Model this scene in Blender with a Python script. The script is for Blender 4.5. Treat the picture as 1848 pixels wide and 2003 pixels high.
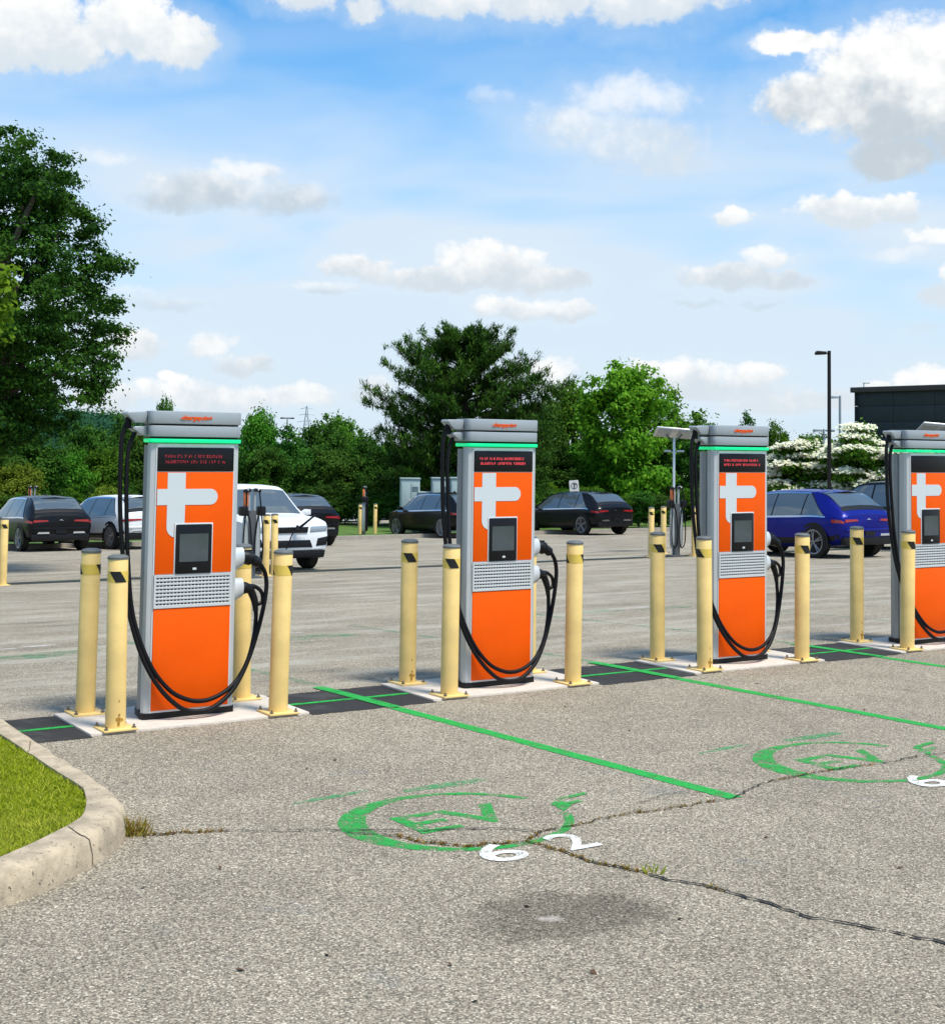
import bpy, bmesh, math, random
import numpy as np
from mathutils import Vector, Matrix

for o in list(bpy.data.objects):
    bpy.data.objects.remove(o)
scene = bpy.context.scene
COL = scene.collection
random.seed(4)
RNG = np.random.default_rng(4)

# ------------------------------------------------------------------ camera
CAM_H, FPX, PITCH, ROLL, PPY, W0, H0 = 2.03127, 2769.2, 0.06401, 0.01446, 690.1, 1848.0, 2003.0
cam_d = bpy.data.cameras.new('camera')
cam = bpy.data.objects.new('camera', cam_d)
COL.objects.link(cam)
cam_d.sensor_fit = 'HORIZONTAL'
cam_d.sensor_width = 36.0
cam_d.lens = FPX / W0 * 36.0
cam_d.shift_y = -(H0 / 2 - PPY) / W0
cam_d.clip_start = 0.05
cam_d.clip_end = 6000.0
cam.matrix_world = (Matrix.Translation((0, 0, CAM_H))
                    @ Matrix.Rotation(math.pi / 2 + PITCH, 4, 'X')
                    @ Matrix.Rotation(ROLL, 4, 'Z'))
scene.camera = cam

# ------------------------------------------------------------------ sun, exposure
SUN_AZ, SUN_EL = math.radians(128), math.radians(64)
SUN_DIR = Vector((math.sin(SUN_AZ) * math.cos(SUN_EL), math.cos(SUN_AZ) * math.cos(SUN_EL), math.sin(SUN_EL)))
sd = bpy.data.lights.new('sun', 'SUN')
sd.energy = 4.4
sd.angle = math.radians(14)
sd.color = (1.0, 0.935, 0.82)
sun = bpy.data.objects.new('sun', sd)
COL.objects.link(sun)
sun.rotation_euler = (-SUN_DIR).to_track_quat('-Z', 'Y').to_euler()
scene.view_settings.view_transform = 'Standard'
scene.view_settings.look = 'None'
scene.view_settings.exposure = 0.10
scene.view_settings.gamma = 1.0
scene.view_settings.use_curve_mapping = False
scene.render.engine = 'CYCLES'
scene.cycles.max_bounces = 5
scene.cycles.diffuse_bounces = 2
scene.cycles.glossy_bounces = 2
scene.cycles.transparent_max_bounces = 6
scene.cycles.use_adaptive_sampling = True

# ------------------------------------------------------------------ world: sky with clouds
world = bpy.data.worlds.new('World')
scene.world = world
world.use_nodes = True


class NT:
    """small helper to wire shader nodes"""
    def __init__(s, tree):
        s.t = tree
        s.n = tree.nodes
        s.l = tree.links
        s.n.clear()

    def node(s, typ, **kw):
        n = s.n.new(typ)
        for k, v in kw.items():
            setattr(n, k, v)
        return n

    def link(s, a, b):
        s.l.new(a, b)

    def put(s, sock, v):
        if isinstance(v, bpy.types.NodeSocket):
            s.l.new(v, sock)
        elif v is not None:
            sock.default_value = v

    def math(s, op, a, b=None, c=None, clamp=False):
        n = s.node('ShaderNodeMath', operation=op, use_clamp=clamp)
        s.put(n.inputs[0], a)
        if b is not None:
            s.put(n.inputs[1], b)
        if c is not None:
            s.put(n.inputs[2], c)
        return n.outputs[0]

    def vmath(s, op, a, b=None, c=None):
        n = s.node('ShaderNodeVectorMath', operation=op)
        s.put(n.inputs[0], a)
        if b is not None:
            s.put(n.inputs[1], b)
        if c is not None:
            s.put(n.inputs[2], c)
        return n.outputs['Value'] if op in ('DOT_PRODUCT', 'LENGTH') else n.outputs[0]

    def mix(s, f, a, b, blend='MIX'):
        n = s.node('ShaderNodeMix', data_type='RGBA', blend_type=blend)
        s.put(n.inputs[0], f)
        for sock, v in ((n.inputs[6], a), (n.inputs[7], b)):
            if isinstance(v, tuple) and len(v) == 3:
                v = v + (1,)
            s.put(sock, v)
        return n.outputs[2]

    def ramp(s, f, stops, interp='LINEAR'):
        n = s.node('ShaderNodeValToRGB')
        n.color_ramp.interpolation = interp
        e = n.color_ramp.elements
        while len(e) < len(stops):
            e.new(0.5)
        for i, (p, c) in enumerate(stops):
            e[i].position = p
            e[i].color = (c, c, c, 1) if isinstance(c, (int, float)) else tuple(c) + (1,)
        s.put(n.inputs[0], f)
        return n.outputs[0]

    def smooth(s, f, a, b, lo=0.0, hi=1.0):
        n = s.node('ShaderNodeMapRange', interpolation_type='SMOOTHSTEP')
        s.put(n.inputs[0], f)
        n.inputs[1].default_value = a
        n.inputs[2].default_value = b
        n.inputs[3].default_value = lo
        n.inputs[4].default_value = hi
        return n.outputs[0]

    def noise(s, vec, scale, detail=4.0, rough=0.5, dist=0.0, out=0):
        n = s.node('ShaderNodeTexNoise')
        s.put(n.inputs['Vector'], vec)
        n.inputs['Scale'].default_value = scale
        n.inputs['Detail'].default_value = detail
        n.inputs['Roughness'].default_value = rough
        n.inputs['Distortion'].default_value = dist
        return n.outputs[out]


CLOUDS = [  # (alpha, softness, greyness, [(x, y, rx, ry) in degrees-like sky units], ...)
    (1.0, .34, .25, [(60, 95, 130, 82), (140, 120, 85, 52), (245, 82, 90, 68), (330, 105, 80, 56), (-20, 130, 120, 48), (-160, 110, 160, 70)]),
    (.95, .40, .25, [(550, 0, 95, 34), (690, 28, 45, 26), (870, 5, 140, 52), (1060, 0, 165, 52), (1250, 15, 150, 58), (1380, -20, 160, 60)]),
    (1.0, .42, .85, [(1700, 165, 130, 100), (1810, 185, 160, 115), (1620, 225, 165, 66), (1760, 262, 190, 62), (1730, 335, 95, 46), (1900, 290, 160, 80), (1560, 110, 90, 26)]),
    (.95, .45, .2, [(1428, 434, 45, 22)]),
    (1.0, .38, .3, [(1640, 425, 110, 36), (1740, 432, 60, 28)]),
    (.72, .8, .35, [(1130, 250, 130, 52), (1250, 280, 140, 58), (1220, 195, 140, 48), (1290, 325, 90, 36)]),
    (.35, .8, .9, [(940, 203, 46, 20)]),
    (.75, .7, 1.0, [(400, 380, 150, 38), (560, 390, 125, 40), (480, 340, 75, 24), (330, 405, 90, 24)]),
    (.95, .45, .45, [(955, 512, 125, 44), (880, 548, 190, 26), (690, 522, 85, 30), (1060, 545, 95, 32)]),
    (.5, .7, .9, [(640, 568, 66, 15)]),
    (.9, .5, .4, [(1005, 602, 90, 26), (1105, 612, 66, 24)]),
    (.85, .5, .55, [(1430, 550, 115, 28), (1525, 560, 62, 24), (1500, 515, 60, 22)]),
    (.4, .8, .8, [(1730, 505, 66, 15), (1360, 600, 50, 10), (1480, 608, 50, 10)]),
    (.9, .5, .3, [(1825, 590, 66, 28), (1850, 552, 46, 26), (1800, 480, 60, 20)]),
    (.95, .45, .35, [(275, 678, 62, 34)]),
    (.9, .5, .45, [(413, 680, 42, 28), (475, 716, 62, 20)]),
    (.95, .5, .25, [(370, 772, 105, 36), (480, 778, 105, 28), (600, 776, 80, 30), (350, 735, 30, 12), (230, 785, 70, 36)]),
    (.9, .5, .3, [(735, 760, 50, 30), (1070, 735, 70, 36)]),
    (.95, .45, .35, [(1340, 738, 95, 34), (1475, 742, 70, 28), (1260, 722, 55, 22), (1400, 762, 150, 24)]),
    (.95, .5, .25, [(1800, 750, 80, 28), (1720, 772, 60, 18), (1900, 740, 80, 30), (1560, 790, 160, 22)]),
    (.4, .9, .9, [(330, 598, 120, 16), (260, 578, 60, 12)]),
    (.45, .9, .4, [(220, 325, 52, 16), (1770, 655, 44, 14)]),
]


def build_world():
    N = NT(world.node_tree)
    tc = N.node('ShaderNodeTexCoord')
    d = tc.outputs['Generated']
    sp = N.node('ShaderNodeSeparateXYZ')
    N.link(d, sp.inputs[0])
    az = N.math('ARCTAN2', sp.outputs[0], sp.outputs[1])
    el = N.math('ARCSINE', sp.outputs[2])
    cb = N.node('ShaderNodeCombineXYZ')
    N.link(az, cb.inputs[0])
    N.link(el, cb.inputs[1])
    p = cb.outputs[0]
    S = 1.0 / 0.1
    # clear sky
    sky = N.node('ShaderNodeTexSky', sky_type='NISHITA')
    sky.sun_disc = False
    sky.sun_elevation = SUN_EL
    sky.sun_rotation = SUN_AZ
    sky.altitude = 100
    sky.air_density = 1.0
    sky.dust_density = 0.6
    sky.ozone_density = 2.0
    clear = N.mix(1.0, sky.outputs[0], SKY_TINT, 'MULTIPLY')
    # thin high cirrus and milky horizon
    mp = N.node('ShaderNodeMapping')
    N.link(p, mp.inputs[0])
    mp.inputs['Scale'].default_value = (1.6, 6.0, 1.0)
    mp.inputs['Rotation'].default_value = (0, 0, .10)
    cir = N.noise(mp.outputs[0], 2.3, 3.0, .52, .3)
    cir = N.smooth(cir, .30, .68)
    hor = N.smooth(el, .31, .06)
    haze = N.math('ADD', N.math('MULTIPLY', hor, .88), N.math('MULTIPLY', N.math('MULTIPLY', cir, .62), N.smooth(el, .34, .12, .28, 1.0)), clamp=True)
    haze = N.math('MULTIPLY', haze, .94)
    col = N.mix(haze, clear, (.68 * S, .785 * S, .89 * S))
    base = col
    # broken cumulus elsewhere in the sky, like those in view
    gen = N.noise(d, 3.2, 4.0, .58, .15)
    out_e = N.smooth(el, .34, .50)
    out_a = N.smooth(N.math('ABSOLUTE', az), .40, .55)
    outm = N.math('MULTIPLY', N.math('MAXIMUM', out_e, out_a), N.smooth(el, .0, .06))
    ga = N.math('MULTIPLY', N.smooth(gen, .52, .63), outm)
    gcol = N.mix(ga, col, (.84 * S, .86 * S, .88 * S))
    bg0 = N.node('ShaderNodeBackground')
    N.link(gcol, bg0.inputs[0])
    bg0.inputs[1].default_value = 0.1
    # the clouds of the photograph; edges billow with noise
    w1 = N.noise(p, 16.0, 2.0, .55, out=1)
    w2 = N.noise(p, 60.0, 4.0, .60, out=1)
    h = (.5, .5, .5)
    off = N.vmath('ADD', N.vmath('MULTIPLY', N.vmath('SUBTRACT', w1, h), (.038, .018, 0)),
                  N.vmath('MULTIPLY', N.vmath('SUBTRACT', w2, h), (.024, .015, 0)))
    q = N.vmath('ADD', p, off)
    puff = N.noise(p, 80.0, 5.0, .6)
    big = N.noise(p, 30.0, 3.0, .55)
    for alpha, soft, grey, ells in CLOUDS:
        best = None
        ytop, ybot = 1e9, -1e9
        for (x, y, rx, ry) in ells:
            a = (x - 924) / FPX
            e = (868 + ROLL * (x - 924) - y) / FPX
            ra, re = rx / FPX, ry / FPX
            v = N.vmath('MULTIPLY_ADD', q, (1 / ra, 1 / re, 0), (-a / ra, -e / re, 0))
            dd = N.vmath('DOT_PRODUCT', v, v)
            best = dd if best is None else N.math('SMOOTH_MIN', best, dd, .35)
            ytop = min(ytop, y - ry)
            ybot = max(ybot, y + ry)
        xm = sum(e[0] for e in ells) / len(ells)
        F = N.math('SUBTRACT', N.math('MULTIPLY_ADD', N.math('SUBTRACT', puff, .5), 1.25, 1.0), best)
        col = N.mix(N.math('MULTIPLY', N.smooth(F, -2.2, .5), .30 * alpha), col, (.72 * S, .80 * S, .88 * S))
        al = N.math('MULTIPLY', N.smooth(F, -.10, soft * 1.45), alpha)
        e0 = (868 + ROLL * (xm - 924) - ybot) / FPX
        e1 = (868 + ROLL * (xm - 924) - ytop) / FPX
        hgt = N.math('DIVIDE', N.math('SUBTRACT', el, e0), e1 - e0)
        sh = N.math('ADD', N.math('ADD', hgt, N.math('MULTIPLY_ADD', puff, .7, -.35)), N.math('MULTIPLY_ADD', big, 1.4, -.70))
        sh = N.smooth(sh, .12, .92)
        g = grey
        dark = tuple(S * (c * g + w * (1 - g)) for c, w in zip((.50, .57, .63), (.74, .81, .87)))
        cc = N.mix(sh, dark, (.96 * S, .96 * S, .95 * S))
        col = N.mix(al, col, cc)
    bg1 = N.node('ShaderNodeBackground')
    N.link(col, bg1.inputs[0])
    bg1.inputs[1].default_value = 0.1
    win = N.math('MULTIPLY', N.math('LESS_THAN', N.math('ABSOLUTE', az), .46), N.math('LESS_THAN', N.math('ABSOLUTE', N.math('SUBTRACT', el, .17)), .20))
    mx = N.node('ShaderNodeMixShader')
    N.link(win, mx.inputs[0])
    N.link(bg0.outputs[0], mx.inputs[1])
    N.link(bg1.outputs[0], mx.inputs[2])
    out = N.node('ShaderNodeOutputWorld')
    N.link(mx.outputs[0], out.inputs[0])


SKY_TINT = (.52, 1.42, 1.90)
build_world()

# ------------------------------------------------------------------ frames
ANG, S0, T0, SPC = 0.57951, 4.05143, 10.02336, 2.743
UX, UY = math.cos(ANG), math.sin(ANG)
VX, VY = -UY, UX
GT, GS = T0 + 0.75, 0.041          # behind the row of chargers the lot falls away gently


def st(s, t):
    """row coordinates (along the chargers, away from them) to world xy"""
    return (s * UX + t * VX, s * UY + t * VY)


def to_st(x, y):
    return (x * UX + y * UY, x * VX + y * VY)


def gz(x, y):
    t = x * VX + y * VY
    d = t - GT
    if d <= -.5:
        return 0.0
    if d < .5:
        return -GS * (d + .5) ** 2 / 2
    if d < 36:
        return -GS * d
    if d < 43:
        return -GS * 36 - .012 * (d - 36)
    return -GS * 36 - .084 - min(3.6, .11 * (d - 43))


def ray(x, y):
    X, Y = x - W0 / 2, y - PPY
    c, s = math.cos(-ROLL), math.sin(-ROLL)
    X, Y = X * c - Y * s, X * s + Y * c
    cp, sp = math.cos(PITCH), math.sin(PITCH)
    xc, yc, zc = X / FPX, -Y / FPX, 1.0
    return Vector((xc, zc * cp - yc * sp, zc * sp + yc * cp))


def at(x, y, up=0.0):
    """ground point (plus a height) seen at a place of the photograph"""
    r = ray(x, y)
    lo, hi = 0.5, 400.0
    f = lambda k: CAM_H + r.z * k - gz(r.x * k, r.y * k) - up
    k = 1.0
    while k < 400 and f(k) > 0:
        lo, k = k, k * 1.02
    hi = k
    for _ in range(40):
        m = (lo + hi) / 2
        if f(m) > 0:
            lo = m
        else:
            hi = m
    return Vector((r.x * lo, r.y * lo, CAM_H + r.z * lo))


# ------------------------------------------------------------------ materials
MATS = {}


def mat(name, col=(.5, .5, .5), rough=.5, metal=0.0, coat=0.0, emit=None, estr=0.0, spec=.5, fn=None, var=0.0, vscale=8.0, bump=0.0, bscale=200.0, trans=0.0, ior=1.45):
    if name in MATS:
        return MATS[name]
    m = bpy.data.materials.new(name)
    m.use_nodes = True
    N = NT(m.node_tree)
    b = N.node('ShaderNodeBsdfPrincipled')
    b.inputs['Base Color'].default_value = tuple(col) + (1,)
    b.inputs['Roughness'].default_value = rough
    b.inputs['Metallic'].default_value = metal
    b.inputs['Coat Weight'].default_value = coat
    b.inputs['Coat Roughness'].default_value = .05
    b.inputs['Specular IOR Level'].default_value = spec
    b.inputs['IOR'].default_value = ior
    b.inputs['Transmission Weight'].default_value = trans
    if emit:
        b.inputs['Emission Color'].default_value = tuple(emit) + (1,)
        b.inputs['Emission Strength'].default_value = estr
    o = N.node('ShaderNodeOutputMaterial')
    N.link(b.outputs[0], o.inputs[0])
    tc = N.node('ShaderNodeTexCoord')
    if var > 0:
        n = N.noise(tc.outputs['Object'], vscale, 6, .6)
        k = N.smooth(n, .3, .7, 1 - var, 1 + var * .5)
        cn = N.node('ShaderNodeCombineColor')
        for i in range(3):
            N.link(k, cn.inputs[i])
        N.link(N.mix(1.0, tuple(col), cn.outputs[0], 'MULTIPLY'), b.inputs['Base Color'])
    if bump > 0:
        n = N.noise(tc.outputs['Object'], bscale, 3, .6)
        bp = N.node('ShaderNodeBump')
        bp.inputs['Strength'].default_value = bump
        bp.inputs['Distance'].default_value = .004
        N.link(n, bp.inputs['Height'])
        N.link(bp.outputs[0], b.inputs['Normal'])
    if fn:
        fn(N, b, o, tc)
    MATS[name] = m
    return m


STAIN = at(1110, 1790)
SPOT = at(1075, 1798)
STAIN_ST, SPOT_ST = to_st(STAIN.x, STAIN.y), to_st(SPOT.x, SPOT.y)


def asphalt_fn(N, b, o, tc):
    g = N.node('ShaderNodeNewGeometry')
    P = g.outputs['Position']
    vo = N.node('ShaderNodeTexVoronoi', feature='F1')
    N.put(vo.inputs['Vector'], P)
    vo.inputs['Scale'].default_value = 118.0
    sep = N.node('ShaderNodeSeparateColor')
    N.link(vo.outputs['Color'], sep.inputs[0])
    stone = sep.outputs[0]
    tint = sep.outputs[1]
    fine = N.noise(P, 260.0, 2, .6)
    mid = N.noise(P, 2.2, 5, .6)
    lar = N.noise(P, .35, 4, .6)
    base = N.ramp(stone, [(0.0, (.140, .119, .088)), (.28, (.245, .212, .158)), (.62, (.355, .308, .231)), (.88, (.468, .408, .310)), (1.0, (.71, .625, .49))])
    warm = N.mix(N.smooth(tint, .82, 1.0, 0, .45), base, (.34, .25, .185))
    gap = N.smooth(vo.outputs['Distance'], .50, .80)
    c = N.mix(N.math('MULTIPLY', gap, .62), warm, (.045, .043, .041))
    k = N.math('ADD', N.math('MULTIPLY_ADD', fine, .55, .72), N.math('ADD', N.math('MULTIPLY_ADD', mid, .50, -.25), N.math('MULTIPLY_ADD', lar, .60, -.30)))
    cc = N.node('ShaderNodeCombineColor')
    for i in range(3):
        N.link(k, cc.inputs[i])
    c = N.mix(1.0, c, cc.outputs[0], 'MULTIPLY')
    # faint rusty and bluish blotches
    bl = N.noise(P, 1.3, 6, .65)
    c = N.mix(N.smooth(bl, .64, .74, 0, .16), c, (.36, .24, .15))
    bl2 = N.noise(P, 1.9, 6, .65, out=1)
    s2 = N.node('ShaderNodeSeparateColor')
    N.link(bl2, s2.inputs[0])
    c = N.mix(N.smooth(s2.outputs[1], .62, .72, 0, .22), c, (.12, .15, .17))
    # old oil stain in the drive aisle and a pale spot in it
    rel = N.vmath('SUBTRACT', P, (STAIN.x, STAIN.y, 0))
    wob = N.vmath('MULTIPLY', N.vmath('SUBTRACT', N.noise(P, 3.4, 8, .75, out=1), (.5, .5, .5)), (.70, .70, 0))
    rel = N.vmath('ADD', rel, wob)
    rot = N.node('ShaderNodeVectorRotate', rotation_type='Z_AXIS')
    N.link(rel, rot.inputs['Vector'])
    rot.inputs['Angle'].default_value = -.42
    rs = N.vmath('MULTIPLY', rot.outputs[0], (1 / .50, 1 / .36, 0))
    dst = N.vmath('LENGTH', rs)
    c = N.mix(N.smooth(dst, 1.05, .62, 0, .50), c, N.mix(1.0, c, (.22, .21, .20), 'MULTIPLY'))
    rel2 = N.vmath('ADD', N.vmath('SUBTRACT', P, (SPOT.x, SPOT.y, 0)), N.vmath('MULTIPLY', N.vmath('SUBTRACT', N.noise(P, 30.0, 3, .6, out=1), (.5, .5, .5)), (.06, .06, 0)))
    c = N.mix(N.smooth(N.vmath('LENGTH', N.vmath('MULTIPLY', rel2, (1 / .055, 1 / .035, 0))), 1.3, .4, 0, .55), c, (.55, .50, .44))
    # older, smoother and greener-stained paving on the far side of the chargers
    tt = N.vmath('DOT_PRODUCT', P, (VX, VY, 0))
    ss = N.vmath('DOT_PRODUCT', P, (UX, UY, 0))
    back = N.smooth(tt, T0 + .2, T0 + .8)
    cs = N.node('ShaderNodeCombineXYZ')
    N.link(N.math('MULTIPLY', ss, .30), cs.inputs[0])
    N.link(N.math('MULTIPLY', tt, 1.1), cs.inputs[1])
    streak = N.noise(cs.outputs[0], 1.6, 7, .66)
    sk = N.smooth(streak, .56, .70, 0, .50)
    c = N.mix(N.math('MULTIPLY', sk, back), c, (.095, .095, .088))
    sk2 = N.smooth(streak, .54, .36, 0, .60)
    c = N.mix(N.math('MULTIPLY', sk2, back), c, (.43, .40, .33))
    N.link(c, b.inputs['Base Color'])
    ht = N.math('ADD', N.math('MULTIPLY', vo.outputs['Distance'], -1.0), N.math('MULTIPLY', stone, .8))
    bp = N.node('ShaderNodeBump')
    bp.inputs['Strength'].default_value = .40
    bp.inputs['Distance'].default_value = .006
    N.link(ht, bp.inputs['Height'])
    N.link(bp.outputs[0], b.inputs['Normal'])


def patch_fn(N, b, o, tc):
    g = N.node('ShaderNodeNewGeometry')
    n = N.noise(g.outputs['Position'], 140.0, 3, .7)
    m2 = N.noise(g.outputs['Position'], 3.0, 5, .6)
    c = N.ramp(n, [(.25, (.012, .012, .012)), (.6, (.040, .038, .037)), (.8, (.10, .096, .092))])
    c = N.mix(N.smooth(m2, .5, .7, 0, .5), c, (.085, .082, .078))
    N.link(c, b.inputs['Base Color'])


def paint(name, col, lo, hi, scale=9.0):
    """worn road paint: the asphalt shows through where the film has gone"""
    def fn(N, b, o, tc):
        g = N.node('ShaderNodeNewGeometry')
        P = g.outputs['Position']
        a = N.noise(P, scale, 6, .7)
        f = N.noise(P, 120.0, 3, .7)
        k = N.math('ADD', N.math('MULTIPLY', a, .5), N.math('MULTIPLY', f, .5))
        al = N.smooth(k, lo, hi)
        tr = N.node('ShaderNodeBsdfTransparent')
        mx = N.node('ShaderNodeMixShader')
        N.link(al, mx.inputs[0])
        N.link(tr.outputs[0], mx.inputs[1])
        N.link(b.outputs[0], mx.inputs[2])
        N.link(mx.outputs[0], o.inputs[0])
        sh = N.smooth(f, .25, .75, .82, 1.12)
        cc = N.node('ShaderNodeCombineColor')
        for i in range(3):
            N.link(sh, cc.inputs[i])
        N.link(N.mix(1.0, col, cc.outputs[0], 'MULTIPLY'), b.inputs['Base Color'])
    return mat(name, col, .8, fn=fn)


def concrete(name, col, dark=.5, sc=18.0, bumps=.4):
    def fn(N, b, o, tc):
        P = tc.outputs['Object']
        a = N.noise(P, sc, 7, .65)
        f = N.noise(P, 150.0, 3, .6)
        d = N.noise(P, 34.0, 4, .7)
        c = N.mix(N.smooth(a, .35, .65), tuple(x * (1 - dark * .4) for x in col), col)
        c = N.mix(N.smooth(f, .3, .7, 0, .25), c, tuple(x * .6 for x in col))
        c = N.mix(N.smooth(d, .60, .67, 0, dark), c, tuple(x * .16 for x in col))
        N.link(c, b.inputs['Base Color'])
        bp = N.node('ShaderNodeBump')
        bp.inputs['Strength'].default_value = bumps
        bp.inputs['Distance'].default_value = .008
        N.link(N.math('ADD', d, N.math('MULTIPLY', f, .4)), bp.inputs['Height'])
        N.link(bp.outputs[0], b.inputs['Normal'])
    return mat(name, col, .85, fn=fn)


def leaf(name, c1, c2, c3, tr=.35):
    def fn(N, b, o, tc):
        g = N.node('ShaderNodeNewGeometry')
        r = g.outputs['Random Per Island']
        oi = N.node('ShaderNodeObjectInfo')
        n = N.noise(tc.outputs['Object'], .55, 3, .6)
        c = N.ramp(r, [(0.0, c1), (.55, c2), (1.0, c3)])
        c = N.mix(N.smooth(n, .40, .62, 0, .45), c, c3)
        hv = N.node('ShaderNodeHueSaturation')
        N.link(N.math('MULTIPLY_ADD', oi.outputs['Random'], .03, .485), hv.inputs['Hue'])
        N.link(N.math('MULTIPLY_ADD', oi.outputs['Random'], .35, .82), hv.inputs['Value'])
        N.link(c, hv.inputs['Color'])
        N.link(hv.outputs[0], b.inputs['Base Color'])
        t = N.node('ShaderNodeBsdfTranslucent')
        N.link(hv.outputs[0], t.inputs[0])
        mx = N.node('ShaderNodeMixShader')
        mx.inputs[0].default_value = tr
        N.link(b.outputs[0], mx.inputs[1])
        N.link(t.outputs[0], mx.inputs[2])
        N.link(mx.outputs[0], o.inputs[0])
    return mat(name, c2, .75, fn=fn, spec=.12)


def grass_ground_fn(N, b, o, tc):
    g = N.node('ShaderNodeNewGeometry')
    P = g.outputs['Position']
    n = N.noise(P, 1.2, 6, .65)
    f = N.noise(P, 18.0, 5, .7)
    c = N.ramp(N.math('ADD', N.math('MULTIPLY', n, .5), N.math('MULTIPLY', f, .5)), [(.3, (.035, .075, .010)), (.5, (.085, .165, .020)), (.7, (.17, .22, .045))])
    N.link(c, b.inputs['Base Color'])


M_ASPH = mat('asphalt', (.25, .23, .21), .93, fn=asphalt_fn, spec=.25)
M_PATCH = mat('fresh_asphalt', (.03, .03, .03), .9, fn=patch_fn, spec=.3)
M_GREEN = paint('green_paint', (.014, .355, .052), .35, .51)
M_GREENW = paint('worn_green_paint', (.016, .335, .052), .41, .56)
M_GREENF = paint('faded_green_paint', (.060, .300, .130), .44, .68, 4.0)
M_GREENO = paint('overspray_green', (.03, .36, .11), .40, .66, 14.0)
M_WHITEP = paint('white_paint', (.76, .75, .70), .37, .52)
M_WHITEF = paint('faded_white_paint', (.70, .69, .65), .40, .60, 5.0)
M_PAD = concrete('pad_concrete', (.66, .585, .50), .30, 10.0, .15)
M_KERB = concrete('kerb_concrete', (.58, .47, .325), .95, 7.0, .8)
M_KERBF = concrete('far_kerb_concrete', (.42, .38, .32), .5, 6.0, .5)
M_CRACK = mat('crack_fill', (.022, .019, .016), .95)
M_SILVER = mat('silver_shell', (.50, .52, .52), .45, .10, var=.05, vscale=3.0)
M_TRIM = mat('silver_trim', (.60, .62, .62), .4, .12)
M_DKSHELL = mat('grey_rear_shell', (.30, .31, .31), .5, .1)
M_CAP = mat('grey_cap', (.34, .375, .395), .42, .1, var=.06, vscale=4.0)
M_ORANGE = mat('orange_panel', (.88, .100, .0), .48, var=.05, vscale=3.0, spec=.18)
M_EMBLEM = mat('pale_grey_film', (.60, .64, .65), .45)
M_BLACK = mat('black_plastic', (.006, .006, .007), .45, spec=.35)
M_RUBBER = mat('black_rubber', (.004, .004, .005), .55, spec=.25)
M_DISPLAY = mat('display_black', (.006, .006, .007), .35, spec=.3)
M_LEDRED = mat('red_led', (.3, .01, .02), .5, emit=(1.0, .10, .12), estr=.65)
M_LEDREDDIM = mat('dim_red_led', (.2, .01, .02), .5, emit=(1.0, .06, .09), estr=.2)
M_LEDGREEN = mat('green_light_strip', (.0, .5, .2), .4, emit=(.0, 1.0, .32), estr=.52)
M_HOLSTER = mat('holster_grey', (.60, .62, .63), .35, .2)
M_WHITEPL = mat('white_plastic', (.78, .80, .80), .4)


def screen_fn(N, b, o, tc):
    n = N.noise(tc.outputs['Object'], 7.0, 4, .6)
    sp = N.node('ShaderNodeSeparateXYZ')
    N.link(tc.outputs['Object'], sp.inputs[0])
    f = N.math('ADD', N.math('MULTIPLY_ADD', sp.outputs[2], 1.6, -1.9), N.math('MULTIPLY', n, .6))
    c = N.ramp(f, [(0.0, (.06, .10, .12)), (.35, (.13, .17, .18)), (.65, (.05, .10, .06)), (1.0, (.02, .025, .025))])  # greyish reflection in the glass put into the emission colour, graded by height
    N.link(c, b.inputs['Emission Color'])
    b.inputs['Emission Strength'].default_value = .32


M_SCREEN = mat('touch_screen', (.03, .035, .04), .12, fn=screen_fn)
M_YELLOW = mat('bollard_yellow', (.80, .565, .205), .48, var=.14, vscale=3.0)
M_TAPE = mat('yellow_tape', (.76, .54, .10), .4)
M_STRIPE = mat('black_tape', (.008, .008, .008), .5)
M_BCAP = mat('bollard_cap', (.12, .13, .13), .5)
M_STEEL = mat('bolt_steel', (.30, .27, .23), .45, .8, var=.3, vscale=40)
M_RUST = mat('rust_stain', (.42, .22, .03), .7, var=.3, vscale=60)
M_GRASSG = mat('grass_ground', (.08, .15, .02), .95, fn=grass_ground_fn)
M_BLADE = leaf('grass_blade', (.190, .240, .008), (.360, .420, .014), (.520, .500, .080), .4)
M_WEED = leaf('weed_blade', (.16, .17, .02), (.33, .25, .045), (.36, .17, .05), .3)
M_LEAF_OAK = leaf('oak_leaf', (.012, .040, .008), (.026, .080, .010), (.075, .165, .016))
M_LEAF_BRIGHT = leaf('maple_leaf', (.070, .20, .012), (.13, .31, .018), (.23, .42, .03), .45)
M_LEAF_MID = leaf('broad_leaf', (.032, .110, .010), (.064, .190, .014), (.125, .275, .022), .4)
M_LEAF_DARK = leaf('dark_leaf', (.018, .066, .010), (.038, .120, .014), (.085, .190, .022))
M_LEAF_YEL = leaf('yellow_green_leaf', (.08, .15, .012), (.15, .24, .02), (.24, .30, .035), .4)
M_NEEDLE = leaf('pine_needle', (.018, .064, .012), (.044, .120, .018), (.110, .220, .030), .25)
M_FLOWER = leaf('cream_bract', (.62, .62, .38), (.80, .79, .58), (.88, .87, .74), .3)
M_BARK = mat('bark', (.085, .068, .052), .95, var=.4, vscale=9)
M_HILL = leaf('hill_leaf', (.012, .060, .035), (.020, .085, .045), (.032, .11, .05), .1)  # blue of distance haze put into the leaf colour as a teal cast


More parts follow.
